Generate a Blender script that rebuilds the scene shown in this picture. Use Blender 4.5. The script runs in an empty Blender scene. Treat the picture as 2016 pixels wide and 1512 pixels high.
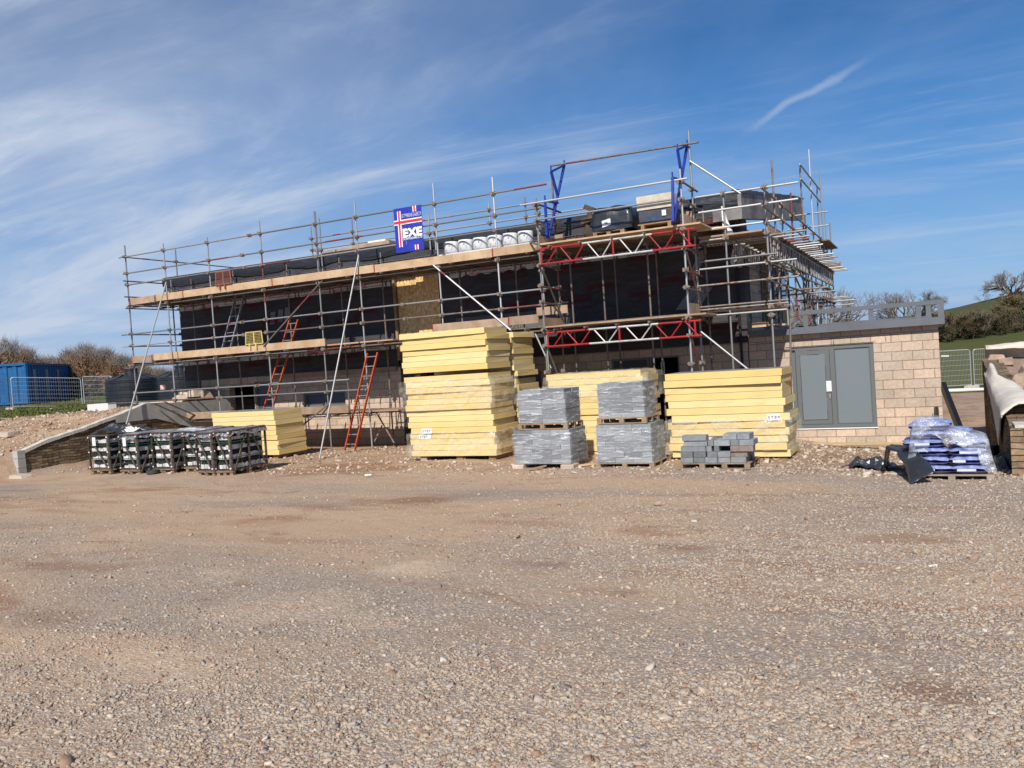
import bpy, bmesh, math, random
import numpy as np
from mathutils import Vector, Matrix, noise
R = math.radians
random.seed(7)
scn = bpy.context.scene
COL = scn.collection

# ------------------------------------------------------------------ camera
def cam_axes(yaw, pitch, roll):
    cy, sy = math.cos(yaw), math.sin(yaw)
    f = np.array([-sy, cy, 0.]); r = np.array([cy, sy, 0.]); u = np.array([0, 0, 1.])
    cp, sp = math.cos(pitch), math.sin(pitch)
    f2 = f*cp-u*sp; u2 = u*cp+f*sp
    cr, sr = math.cos(roll), math.sin(roll)
    return r*cr-u2*sr, u2*cr+r*sr, f2
FPX = 1640.; EYE = np.array([0, 0, 2.6])
cR, cU, cF = cam_axes(R(26.92), R(1.48), R(3.79))
cam = bpy.data.cameras.new('camera'); camo = bpy.data.objects.new('camera', cam); COL.objects.link(camo)
cam.sensor_width = 36; cam.lens = FPX/2016*36; cam.clip_end = 3000; cam.clip_start = .1
M = Matrix.Identity(4)
for i in range(3):
    M[i][0], M[i][1], M[i][2], M[i][3] = cR[i], cU[i], -cF[i], EYE[i]
camo.matrix_world = M
scn.camera = camo
# unprojection used only to measure real positions off the photograph on known planes
def ray(x, y): return cR*(x-1008)/FPX-cU*(y-756)/FPX+cF
def at(x, y, Y): d = ray(x, y); return EYE+d*(Y/d[1])
def atX(x, y, X): d = ray(x, y); return EYE+d*(X/d[0])
def atz(x, y, z): d = ray(x, y); return EYE+d*((z-2.6)/d[2])
def atd(x, y, dd): return EYE+ray(x, y)*dd

# ------------------------------------------------------------------ light
SUN_EL, SUN_AZ = R(39), R(13)      # azimuth measured from -Y towards +X
sdir = Vector((math.sin(SUN_AZ)*math.cos(SUN_EL), -math.cos(SUN_AZ)*math.cos(SUN_EL), math.sin(SUN_EL)))
sl = bpy.data.lights.new('sun', 'SUN'); sl.energy = 5.0; sl.angle = R(.53); sl.color = (1, .95, .87)
so = bpy.data.objects.new('sun', sl); COL.objects.link(so)
so.rotation_euler = sdir.to_track_quat('Z', 'Y').to_euler()
w = bpy.data.worlds.new('World'); scn.world = w; w.use_nodes = True
nt = w.node_tree; nt.nodes.clear()
def N(nt, t, **k):
    n = nt.nodes.new(t)
    for a, b in k.items():
        if a.startswith('i_'):
            n.inputs[int(a[2:]) if a[2:].isdigit() else a[2:].replace('_', ' ')].default_value = b
        else: setattr(n, a, b)
    return n
L = nt.links.new
sky = N(nt, 'ShaderNodeTexSky'); sky.sky_type = 'NISHITA'; sky.sun_disc = False
sky.sun_elevation = SUN_EL; sky.sun_rotation = R(180)-SUN_AZ
sky.altitude = 100; sky.air_density = 1.0; sky.dust_density = .25; sky.ozone_density = 1.6
tc = N(nt, 'ShaderNodeTexCoord')
# thin cirrus: noise on the direction projected to a high flat layer
sep = N(nt, 'ShaderNodeSeparateXYZ'); L(tc.outputs['Generated'], sep.inputs[0])
zc = N(nt, 'ShaderNodeMath', operation='MAXIMUM', i_1=.03); L(sep.outputs[2], zc.inputs[0])
za = N(nt, 'ShaderNodeMath', operation='ADD', i_1=.12); L(zc.outputs[0], za.inputs[0])
dx = N(nt, 'ShaderNodeMath', operation='DIVIDE'); L(sep.outputs[0], dx.inputs[0]); L(za.outputs[0], dx.inputs[1])
dy = N(nt, 'ShaderNodeMath', operation='DIVIDE'); L(sep.outputs[1], dy.inputs[0]); L(za.outputs[0], dy.inputs[1])
cmb = N(nt, 'ShaderNodeCombineXYZ'); L(dx.outputs[0], cmb.inputs[0]); L(dy.outputs[0], cmb.inputs[1])
def cirrus(rot, sx, sy, sc, lo, hi, amt, off=0., rough=.6, dist=.6):
    mp = N(nt, 'ShaderNodeMapping'); mp.inputs['Rotation'].default_value = (0, 0, R(rot)); mp.inputs['Scale'].default_value = (sx, sy, 1)
    mp.inputs['Location'].default_value = (off, off*.7, off)
    L(cmb.outputs[0], mp.inputs[0])
    n = N(nt, 'ShaderNodeTexNoise'); n.inputs['Scale'].default_value = sc; n.inputs['Detail'].default_value = 8
    n.inputs['Roughness'].default_value = rough; n.inputs['Distortion'].default_value = dist
    L(mp.outputs[0], n.inputs['Vector'])
    r = N(nt, 'ShaderNodeMapRange', clamp=True); r.inputs[1].default_value = lo; r.inputs[2].default_value = hi; r.inputs[4].default_value = amt
    r.interpolation_type = 'SMOOTHSTEP'
    L(n.outputs[0], r.inputs[0]); return r
c1 = cirrus(8, .55, 1.25, .8, .40, .78, .62, 3.1, .62, 1.2)
c2 = cirrus(20, .30, 1.6, 1.5, .50, .84, .55, 8.3, .66, 1.3)
c3 = cirrus(0, .7, .8, .45, .36, .72, .48, 1.7, .58, .6)
# more cloud to the west (left of the view)
wl = N(nt, 'ShaderNodeMapRange', clamp=True); wl.inputs[1].default_value = -.25; wl.inputs[2].default_value = -.95
wl.inputs[3].default_value = .40; wl.inputs[4].default_value = 1.35; L(sep.outputs[0], wl.inputs[0])
s1 = N(nt, 'ShaderNodeMath', operation='ADD'); L(c1.outputs[0], s1.inputs[0]); L(c3.outputs[0], s1.inputs[1])
s2 = N(nt, 'ShaderNodeMath', operation='MULTIPLY'); L(s1.outputs[0], s2.inputs[0]); L(wl.outputs[0], s2.inputs[1])
c2m = N(nt, 'ShaderNodeMath', operation='MULTIPLY', i_1=.85); L(c2.outputs[0], c2m.inputs[0])
s3 = N(nt, 'ShaderNodeMath', operation='ADD', use_clamp=True); L(s2.outputs[0], s3.inputs[0]); L(c2m.outputs[0], s3.inputs[1])
# one short bright streak of cloud high on the right
_d1, _d2 = Vector(tuple(ray(1480, 248))).normalized(), Vector(tuple(ray(1695, 122))).normalized()
_n = _d1.cross(_d2).normalized(); _t = (_d2-_d1).normalized(); _c = (_d1+_d2).normalized(); _hl = (_d2-_d1).length/2
nrm = N(nt, 'ShaderNodeVectorMath', operation='NORMALIZE'); L(tc.outputs['Generated'], nrm.inputs[0])
wn = N(nt, 'ShaderNodeTexNoise'); wn.inputs['Scale'].default_value = 9; wn.inputs['Detail'].default_value = 6; L(nrm.outputs[0], wn.inputs['Vector'])
da = N(nt, 'ShaderNodeVectorMath', operation='DOT_PRODUCT'); L(nrm.outputs[0], da.inputs[0]); da.inputs[1].default_value = _n
dw = N(nt, 'ShaderNodeMath', operation='MULTIPLY_ADD'); dw.inputs[1].default_value = .05; dw.inputs[2].default_value = -.025; L(wn.outputs[0], dw.inputs[0])
d2_ = N(nt, 'ShaderNodeMath', operation='ADD'); L(da.outputs['Value'], d2_.inputs[0]); L(dw.outputs[0], d2_.inputs[1])
ab = N(nt, 'ShaderNodeMath', operation='ABSOLUTE'); L(d2_.outputs[0], ab.inputs[0])
m1_ = N(nt, 'ShaderNodeMapRange', clamp=True, interpolation_type='SMOOTHSTEP'); m1_.inputs[1].default_value = .0075; m1_.inputs[2].default_value = .0; L(ab.outputs[0], m1_.inputs[0])
sb = N(nt, 'ShaderNodeVectorMath', operation='SUBTRACT'); L(nrm.outputs[0], sb.inputs[0]); sb.inputs[1].default_value = _c
dt = N(nt, 'ShaderNodeVectorMath', operation='DOT_PRODUCT'); L(sb.outputs[0], dt.inputs[0]); dt.inputs[1].default_value = _t
at2 = N(nt, 'ShaderNodeMath', operation='ABSOLUTE'); L(dt.outputs['Value'], at2.inputs[0])
m2_ = N(nt, 'ShaderNodeMapRange', clamp=True, interpolation_type='SMOOTHSTEP'); m2_.inputs[1].default_value = _hl*1.35; m2_.inputs[2].default_value = _hl*.4; m2_.inputs[4].default_value = .32; L(at2.outputs[0], m2_.inputs[0])
stk = N(nt, 'ShaderNodeMath', operation='MULTIPLY'); L(m1_.outputs[0], stk.inputs[0]); L(m2_.outputs[0], stk.inputs[1])
s4 = N(nt, 'ShaderNodeMath', operation='ADD', use_clamp=True); L(s3.outputs[0], s4.inputs[0]); L(stk.outputs[0], s4.inputs[1]); s3 = s4
hs = N(nt, 'ShaderNodeHueSaturation'); hs.inputs['Hue'].default_value = .510; hs.inputs['Saturation'].default_value = 1.65; hs.inputs['Value'].default_value = .80
L(sky.outputs[0], hs.inputs['Color'])
mx = N(nt, 'ShaderNodeMixRGB', blend_type='MIX'); mx.inputs[2].default_value = (5.2, 6.0, 7.4, 1)
hz = N(nt, 'ShaderNodeMapRange', clamp=True); hz.inputs[1].default_value = -.02; hz.inputs[2].default_value = .34; hz.inputs[3].default_value = .85; hz.inputs[4].default_value = .0
L(sep.outputs[2], hz.inputs[0]); hm = N(nt, 'ShaderNodeMixRGB'); hm.inputs[2].default_value = (1.4, 3.4, 7.6, 1); L(hz.outputs[0], hm.inputs[0]); L(hs.outputs[0], hm.inputs[1])
L(s3.outputs[0], mx.inputs[0]); L(hm.outputs[0], mx.inputs[1])
bg = N(nt, 'ShaderNodeBackground'); bg.inputs[1].default_value = .10
wo = N(nt, 'ShaderNodeOutputWorld'); L(mx.outputs[0], bg.inputs[0]); L(bg.outputs[0], wo.inputs[0])
scn.view_settings.view_transform = 'Standard'; scn.view_settings.look = 'None'
scn.view_settings.exposure = 0.06; scn.view_settings.gamma = 1
scn.cycles.max_bounces = 6; scn.cycles.transparent_max_bounces = 12
scn.cycles.use_denoising = True

# ------------------------------------------------------------------ materials
MAT = {}
def mat(name, base=(.5, .5, .5), rough=.7, metal=0., spec=.3, var=0., vscale=3., c2=None, bump=0., bscale=30., objvar=0., coord='Object'):
    """plain procedural surface: base colour varied by noise towards c2, optional bump, optional per object brightness"""
    if name in MAT: return MAT[name]
    m = bpy.data.materials.new(name); m.use_nodes = True; t = m.node_tree; t.nodes.clear(); l = t.links.new
    b = N(t, 'ShaderNodeBsdfPrincipled'); o = N(t, 'ShaderNodeOutputMaterial'); l(b.outputs[0], o.inputs[0])
    b.inputs['Roughness'].default_value = rough; b.inputs['Metallic'].default_value = metal
    b.inputs['Specular IOR Level'].default_value = spec
    tcn = N(t, 'ShaderNodeTexCoord')
    col = None
    if c2 is not None or var:
        n = N(t, 'ShaderNodeTexNoise'); n.inputs['Scale'].default_value = vscale; n.inputs['Detail'].default_value = 7; n.inputs['Roughness'].default_value = .65
        l(tcn.outputs[coord], n.inputs['Vector'])
        r = N(t, 'ShaderNodeMapRange', clamp=True); r.inputs[1].default_value = .36; r.inputs[2].default_value = .64
        l(n.outputs[0], r.inputs[0])
        mxn = N(t, 'ShaderNodeMixRGB'); mxn.inputs[1].default_value = (*base, 1)
        cc = c2 if c2 is not None else tuple(max(0, x*(1-var)) for x in base)
        mxn.inputs[2].default_value = (*cc, 1); l(r.outputs[0], mxn.inputs[0]); col = mxn.outputs[0]
    if objvar:
        oi = N(t, 'ShaderNodeObjectInfo'); rr = N(t, 'ShaderNodeMapRange'); rr.inputs[3].default_value = 1-objvar; rr.inputs[4].default_value = 1+objvar*.6
        l(oi.outputs['Random'], rr.inputs[0])
        h = N(t, 'ShaderNodeHueSaturation')
        if col is not None: l(col, h.inputs['Color'])
        else: h.inputs['Color'].default_value = (*base, 1)
        l(rr.outputs[0], h.inputs['Value']); col = h.outputs[0]
    if col is not None: l(col, b.inputs['Base Color'])
    else: b.inputs['Base Color'].default_value = (*base, 1)
    if bump:
        n2 = N(t, 'ShaderNodeTexNoise'); n2.inputs['Scale'].default_value = bscale; n2.inputs['Detail'].default_value = 5
        l(tcn.outputs[coord], n2.inputs['Vector'])
        bp = N(t, 'ShaderNodeBump'); bp.inputs['Distance'].default_value = bump; bp.inputs['Strength'].default_value = 1
        l(n2.outputs[0], bp.inputs['Height']); l(bp.outputs[0], b.inputs['Normal'])
    MAT[name] = m; return m

def tube_mat(name, base, red_at, rust_at, red=(.19, .035, .035)):
    """scaffold tube: zinc with rust and leftover paint bands along it"""
    m = bpy.data.materials.new(name); m.use_nodes = True; t = m.node_tree; t.nodes.clear(); l = t.links.new
    b = N(t, 'ShaderNodeBsdfPrincipled'); o = N(t, 'ShaderNodeOutputMaterial'); l(b.outputs[0], o.inputs[0])
    tcn = N(t, 'ShaderNodeTexCoord'); oi = N(t, 'ShaderNodeObjectInfo')
    ad = N(t, 'ShaderNodeVectorMath', operation='ADD'); l(tcn.outputs['Object'], ad.inputs[0])
    vs = N(t, 'ShaderNodeMath', operation='MULTIPLY', i_1=97.); l(oi.outputs['Random'], vs.inputs[0]); l(vs.outputs[0], ad.inputs[1])
    n1 = N(t, 'ShaderNodeTexNoise'); n1.inputs['Scale'].default_value = .55; n1.inputs['Detail'].default_value = 0; l(ad.outputs[0], n1.inputs[0])
    n2 = N(t, 'ShaderNodeTexNoise'); n2.inputs['Scale'].default_value = 7; n2.inputs['Detail'].default_value = 6; n2.inputs['Roughness'].default_value = .7; l(ad.outputs[0], n2.inputs[0])
    r1 = N(t, 'ShaderNodeMapRange', clamp=True); r1.inputs[1].default_value = red_at; r1.inputs[2].default_value = red_at+.006; l(n1.outputs[0], r1.inputs[0])
    r2 = N(t, 'ShaderNodeMapRange', clamp=True); r2.inputs[1].default_value = rust_at; r2.inputs[2].default_value = rust_at+.12; l(n2.outputs[0], r2.inputs[0])
    rr = N(t, 'ShaderNodeMapRange'); rr.inputs[3].default_value = .62; rr.inputs[4].default_value = 1.25; l(oi.outputs['Random'], rr.inputs[0])
    h = N(t, 'ShaderNodeHueSaturation'); h.inputs['Color'].default_value = (*base, 1); l(rr.outputs[0], h.inputs['Value'])
    m1 = N(t, 'ShaderNodeMixRGB'); l(r1.outputs[0], m1.inputs[0]); l(h.outputs[0], m1.inputs[1]); m1.inputs[2].default_value = (*red, 1)
    m2 = N(t, 'ShaderNodeMixRGB'); l(r2.outputs[0], m2.inputs[0]); l(m1.outputs[0], m2.inputs[1]); m2.inputs[2].default_value = (.16, .085, .05, 1)
    l(m2.outputs[0], b.inputs['Base Color'])
    mm = N(t, 'ShaderNodeMath', operation='MAXIMUM'); l(r1.outputs[0], mm.inputs[0]); l(r2.outputs[0], mm.inputs[1])
    mt = N(t, 'ShaderNodeMapRange'); mt.inputs[3].default_value = .55; mt.inputs[4].default_value = 0; l(mm.outputs[0], mt.inputs[0]); l(mt.outputs[0], b.inputs['Metallic'])
    b.inputs['Roughness'].default_value = .52
    MAT[name] = m; return m
galv = tube_mat('galvanised tube', (.33, .335, .33), .73, .57)
rusty = tube_mat('weathered tube', (.22, .205, .185), .70, .47)
bright = tube_mat('bright aluminium tube', (.48, .49, .49), .80, .64)
coup = mat('coupler steel', (.16, .11, .08), .7, .3, c2=(.30, .26, .22), vscale=14)
redp = mat('red painted steel', (.42, .018, .022), .5, c2=(.28, .02, .02), vscale=5)
whtp = mat('pale aluminium', (.62, .62, .60), .5, .3, c2=(.42, .41, .39), vscale=6)
bluep = mat('blue painted steel', (.018, .045, .36), .5, c2=(.012, .03, .22), vscale=6)
orange = mat('orange fibreglass', (.52, .10, .035), .55, c2=(.45, .06, .02), vscale=5)
alum = mat('ladder aluminium', (.45, .45, .45), .45, .6, c2=(.3, .3, .3), vscale=8)
board = mat('new scaffold board', (.56, .40, .26), .8, c2=(.42, .28, .16), vscale=2.5, bump=.002, bscale=25, objvar=.12)
board2 = mat('old scaffold board', (.30, .20, .135), .85, c2=(.42, .30, .21), vscale=3, bump=.003, bscale=20, objvar=.15)
board3 = mat('dirty deck boards', (.22, .17, .125), .9, c2=(.12, .09, .07), vscale=3, bump=.003, bscale=20)
endband = mat('board end band', (.30, .03, .03), .6)
steelgrey = mat('grey primed steel', (.135, .145, .165), .5, .0, spec=.4, c2=(.105, .115, .13), vscale=1.5)
doorframe = mat('grey door frame', (.135, .145, .145), .45, spec=.4)
doorpanel = mat('grey door panel', (.17, .20, .215), .4, spec=.5, c2=(.175, .205, .225), vscale=1.2, bump=.0015, bscale=.9)
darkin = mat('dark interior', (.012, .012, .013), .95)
whitepl = mat('white plastic', (.78, .78, .76), .5)
paper = mat('paper label', (.8, .8, .8), .7, c2=(.62, .66, .7), vscale=30)
ink = mat('printed ink', (.28, .30, .36), .8)
timber = mat('raw timber', (.36, .24, .13), .85, c2=(.26, .16, .09), vscale=4, bump=.002, bscale=20)
palletw = mat('weathered pallet wood', (.34, .25, .16), .9, c2=(.20, .14, .09), vscale=5, bump=.003, bscale=18, objvar=.15)
blackpl = mat('black plastic sheet', (.018, .022, .028), .32, spec=.6, c2=(.03, .036, .045), vscale=3, bump=.012, bscale=7)
tankm = mat('black tank plastic', (.012, .014, .018), .42, spec=.5, c2=(.02, .023, .028), vscale=2)
slate = mat('stacked grey slate', (.42, .42, .41), .8, c2=(.74, .74, .72), vscale=5, bump=.01, bscale=22)
slategap = mat('dark slate gap shade', (.014, .014, .016), .8, c2=(.03, .03, .033), vscale=9, bump=.01, bscale=30)  # shade in the gaps between slate rows, painted near-black
crpost = mat('rusty crate steel', (.085, .06, .05), .7, .2, c2=(.15, .12, .10), vscale=10)
crwire = mat('green wire mesh', (.012, .07, .04), .6)
greyblk = mat('grey concrete block', (.20, .215, .225), .9, c2=(.27, .285, .295), vscale=12, bump=.003, bscale=60, objvar=.42)
rollm = mat('white insulation roll', (.74, .74, .73), .55, c2=(.64, .65, .66), vscale=4, bump=.01, bscale=5)
rubblem = mat('rubble stone', (.46, .34, .25), .9, c2=(.30, .20, .145), vscale=5, bump=.02, bscale=12, objvar=.25)
palest = mat('pale stone', (.58, .48, .38), .9, c2=(.42, .33, .26), vscale=6, bump=.01, bscale=15, objvar=.2)
fleece = mat('white geotextile', (.68, .64, .56), .9, c2=(.56, .49, .41), vscale=3, bump=.02, bscale=4)
conc = mat('bare concrete block', (.44, .43, .39), .9, c2=(.33, .325, .295), vscale=3, bump=.004, bscale=40)
render_ = mat('pale mortar capping', (.62, .58, .50), .9, c2=(.48, .44, .37), vscale=5, bump=.01, bscale=20)
blues = mat('blue printed sack', (.05, .08, .34), .3, spec=.6, c2=(.36, .41, .64), vscale=6.5, bump=.012, bscale=9)
whites = mat('white printed sack', (.72, .73, .76), .4, spec=.5, c2=(.5, .54, .66), vscale=5, bump=.012, bscale=9)
containerb = mat('blue container paint', (.014, .12, .30), .5, c2=(.012, .09, .24), vscale=2)
containerd = mat('grey patch paint', (.26, .28, .28), .6)
fencem = mat('fence zinc', (.50, .52, .54), .45, .5)
yell = mat('yellow painted steel', (.64, .50, .17), .5)
brownp = mat('brown painted steel', (.30, .10, .06), .6)
cream = mat('cream crate board', (.62, .56, .44), .8, c2=(.5, .44, .34), vscale=6)
bluebox = mat('blue crate film', (.012, .06, .15), .4, c2=(.10, .07, .05), vscale=4, bump=.01, bscale=6)
lettering = mat('printed red lettering', (.125, .012, .018), .8)
textw = mat('white print', (.8, .8, .8), .6); textr = mat('red print', (.60, .035, .05), .6); bannerb = mat('blue banner vinyl', (.022, .035, .34), .5, c2=(.03, .05, .42), vscale=2)
bark = mat('tree bark', (.16, .135, .115), .9, c2=(.10, .085, .07), vscale=4)
twig = mat('bare twigs', (.20, .175, .155), .95, objvar=.2)
twigb = mat('russet twigs', (.23, .125, .07), .95, c2=(.17, .12, .07), vscale=.8, objvar=.2)
leafd = mat('ivy and dark leaves', (.035, .042, .016), .8, c2=(.07, .06, .032), vscale=.5, objvar=.3)
leafb = mat('budding brown green leaves', (.10, .085, .042), .85, c2=(.07, .08, .028), vscale=.5, objvar=.3)
grassb = mat('grass blades', (.075, .105, .022), .85, c2=(.125, .13, .04), vscale=.7)

def osb_mat():
    m = bpy.data.materials.new('chipboard'); m.use_nodes = True; t = m.node_tree; t.nodes.clear(); l = t.links.new
    b = N(t, 'ShaderNodeBsdfPrincipled'); o = N(t, 'ShaderNodeOutputMaterial'); l(b.outputs[0], o.inputs[0]); b.inputs['Roughness'].default_value = .8
    tcn = N(t, 'ShaderNodeTexCoord'); v = N(t, 'ShaderNodeTexVoronoi'); v.inputs['Scale'].default_value = 26; v.inputs['Randomness'].default_value = 1
    mp = N(t, 'ShaderNodeMapping'); mp.inputs['Scale'].default_value = (1, 1, .45); l(tcn.outputs['Object'], mp.inputs[0]); l(mp.outputs[0], v.inputs['Vector'])
    cr = N(t, 'ShaderNodeValToRGB'); cr.color_ramp.elements[0].color = (.50, .29, .09, 1); cr.color_ramp.elements[1].color = (.82, .60, .30, 1)
    s = N(t, 'ShaderNodeSeparateXYZ'); l(v.outputs['Color'], s.inputs[0]); l(s.outputs[0], cr.inputs[0]); l(cr.outputs[0], b.inputs['Base Color'])
    return m
osb = osb_mat()

def brick_mat(name, c1, c2, mortar, bw=.45, rh=.225, ms=.011, bump=.006, grey=None, stain=.25, dist=.014, dsc=9):
    m = bpy.data.materials.new(name); m.use_nodes = True; t = m.node_tree; t.nodes.clear(); l = t.links.new
    b = N(t, 'ShaderNodeBsdfPrincipled'); o = N(t, 'ShaderNodeOutputMaterial'); l(b.outputs[0], o.inputs[0]); b.inputs['Roughness'].default_value = .92
    b.inputs['Specular IOR Level'].default_value = .15
    uv = N(t, 'ShaderNodeUVMap')
    br = N(t, 'ShaderNodeTexBrick'); br.inputs['Scale'].default_value = 1; br.inputs['Brick Width'].default_value = bw; br.inputs['Row Height'].default_value = rh
    br.inputs['Mortar Size'].default_value = ms; br.inputs['Mortar Smooth'].default_value = .3; br.inputs['Bias'].default_value = 0
    br.inputs['Color1'].default_value = (*c1, 1); br.inputs['Color2'].default_value = (*c2, 1); br.inputs['Mortar'].default_value = (*mortar, 1)
    nd = N(t, 'ShaderNodeTexNoise'); nd.inputs['Scale'].default_value = dsc; nd.inputs['Detail'].default_value = 4; l(uv.outputs[0], nd.inputs[0])
    dm = N(t, 'ShaderNodeVectorMath', operation='SUBTRACT'); l(nd.outputs['Color'], dm.inputs[0]); dm.inputs[1].default_value = (.5, .5, .5)
    ds = N(t, 'ShaderNodeVectorMath', operation='SCALE'); ds.inputs['Scale'].default_value = dist; l(dm.outputs[0], ds.inputs[0])
    da = N(t, 'ShaderNodeVectorMath', operation='ADD'); l(uv.outputs[0], da.inputs[0]); l(ds.outputs[0], da.inputs[1]); l(da.outputs[0], br.inputs['Vector'])
    n = N(t, 'ShaderNodeTexNoise'); n.inputs['Scale'].default_value = 14; n.inputs['Detail'].default_value = 7; n.inputs['Roughness'].default_value = .7; l(uv.outputs[0], n.inputs[0])
    r = N(t, 'ShaderNodeMapRange'); r.inputs[1].default_value = .3; r.inputs[2].default_value = .7; r.inputs[3].default_value = 1-stain; r.inputs[4].default_value = 1.1; l(n.outputs[0], r.inputs[0])
    n3 = N(t, 'ShaderNodeTexNoise'); n3.inputs['Scale'].default_value = 1.1; n3.inputs['Detail'].default_value = 4; l(uv.outputs[0], n3.inputs[0])
    r3 = N(t, 'ShaderNodeMapRange'); r3.inputs[1].default_value = .35; r3.inputs[2].default_value = .65; r3.inputs[3].default_value = .86; r3.inputs[4].default_value = 1.06; l(n3.outputs[0], r3.inputs[0])
    mu = N(t, 'ShaderNodeMath', operation='MULTIPLY'); l(r.outputs[0], mu.inputs[0]); l(r3.outputs[0], mu.inputs[1])
    h = N(t, 'ShaderNodeHueSaturation'); l(br.outputs['Color'], h.inputs['Color']); l(mu.outputs[0], h.inputs['Value']); l(h.outputs[0], b.inputs['Base Color'])
    bp = N(t, 'ShaderNodeBump'); bp.inputs['Distance'].default_value = bump; bp.inputs['Strength'].default_value = .8
    ma = N(t, 'ShaderNodeMath', operation='MULTIPLY_ADD'); ma.inputs[1].default_value = -1; l(br.outputs['Fac'], ma.inputs[0])
    nn = N(t, 'ShaderNodeMath', operation='MULTIPLY', i_1=.5); l(n.outputs[0], nn.inputs[0]); l(nn.outputs[0], ma.inputs[2])
    l(ma.outputs[0], bp.inputs['Height']); l(bp.outputs[0], b.inputs['Normal'])
    MAT[name] = m; return m
blockw = brick_mat('pink buff blockwork', (.66, .50, .37), (.49, .405, .32), (.34, .245, .185))
greyw = brick_mat('grey blockwork', (.25, .26, .25), (.19, .20, .20), (.13, .13, .13))

stonew = brick_mat('brown thin bedded stone', (.43, .32, .20), (.17, .125, .08), (.025, .018, .012), .34, .08, .006, .03, stain=.7, dist=.12, dsc=2.6)
stonel = brick_mat('ochre thin bedded stone', (.46, .33, .20), (.25, .175, .105), (.06, .04, .03), .40, .10, .008, .04, stain=.5, dist=.12, dsc=2.2)
def membrane_mat(name, base, rough, bumpd=.02):
    m = bpy.data.materials.new(name); m.use_nodes = True; t = m.node_tree; t.nodes.clear(); l = t.links.new
    b = N(t, 'ShaderNodeBsdfPrincipled'); o = N(t, 'ShaderNodeOutputMaterial'); l(b.outputs[0], o.inputs[0])
    b.inputs['Roughness'].default_value = rough; b.inputs['Specular IOR Level'].default_value = .35
    tcn = N(t, 'ShaderNodeTexCoord'); mp = N(t, 'ShaderNodeMapping'); mp.inputs['Scale'].default_value = (.8, .8, 3.2); l(tcn.outputs['Object'], mp.inputs[0])
    n = N(t, 'ShaderNodeTexNoise'); n.inputs['Scale'].default_value = 1.6; n.inputs['Detail'].default_value = 6; n.inputs['Distortion'].default_value = 1.2; l(mp.outputs[0], n.inputs[0])
    r = N(t, 'ShaderNodeMapRange'); r.inputs[1].default_value = .3; r.inputs[2].default_value = .7; r.inputs[3].default_value = .75; r.inputs[4].default_value = 1.3; l(n.outputs[0], r.inputs[0])
    h = N(t, 'ShaderNodeHueSaturation'); h.inputs['Color'].default_value = (*base, 1); l(r.outputs[0], h.inputs['Value']); l(h.outputs[0], b.inputs['Base Color'])
    bp = N(t, 'ShaderNodeBump'); bp.inputs['Distance'].default_value = bumpd; bp.inputs['Strength'].default_value = 1; l(n.outputs[0], bp.inputs['Height']); l(bp.outputs[0], b.inputs['Normal'])
    MAT[name] = m; return m
membrane = membrane_mat('charcoal breather membrane', (.050, .048, .051), .8)
roofmem = membrane_mat('black roofing underlay', (.022, .024, .030), .45, .04)

def pir_mat():
    m = bpy.data.materials.new('yellow foam edge'); m.use_nodes = True; t = m.node_tree; t.nodes.clear(); l = t.links.new
    b = N(t, 'ShaderNodeBsdfPrincipled'); o = N(t, 'ShaderNodeOutputMaterial'); l(b.outputs[0], o.inputs[0]); b.inputs['Roughness'].default_value = .8
    b.inputs['Specular IOR Level'].default_value = .2
    tcn = N(t, 'ShaderNodeTexCoord'); oi = N(t, 'ShaderNodeObjectInfo')
    cr = N(t, 'ShaderNodeValToRGB'); cr.color_ramp.elements[0].color = (.72, .51, .19, 1); cr.color_ramp.elements[1].color = (.78, .62, .30, 1)
    l(oi.outputs['Random'], cr.inputs[0])
    mp = N(t, 'ShaderNodeMapping'); mp.inputs['Scale'].default_value = (1, 1, 3); l(tcn.outputs['Object'], mp.inputs[0])
    n = N(t, 'ShaderNodeTexNoise'); n.inputs['Scale'].default_value = 2.2; n.inputs['Detail'].default_value = 7; n.inputs['Roughness'].default_value = .7; l(mp.outputs[0], n.inputs[0])
    r = N(t, 'ShaderNodeMapRange', clamp=True); r.inputs[1].default_value = .56; r.inputs[2].default_value = .80; r.inputs[4].default_value = .5; l(n.outputs[0], r.inputs[0])
    mx_ = N(t, 'ShaderNodeMixRGB'); l(r.outputs[0], mx_.inputs[0]); l(cr.outputs[0], mx_.inputs[1]); mx_.inputs[2].default_value = (.58, .36, .16, 1)
    l(mx_.outputs[0], b.inputs['Base Color'])
    n2 = N(t, 'ShaderNodeTexNoise'); n2.inputs['Scale'].default_value = 35; n2.inputs['Detail'].default_value = 4; l(tcn.outputs['Object'], n2.inputs[0])
    bp = N(t, 'ShaderNodeBump'); bp.inputs['Distance'].default_value = .003; l(n2.outputs[0], bp.inputs['Height']); l(bp.outputs[0], b.inputs['Normal'])
    MAT['pir'] = m; return m
pir = pir_mat()
facing = mat('grey foam facing', (.26, .245, .22), .8, c2=(.20, .19, .175), vscale=5)

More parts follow.
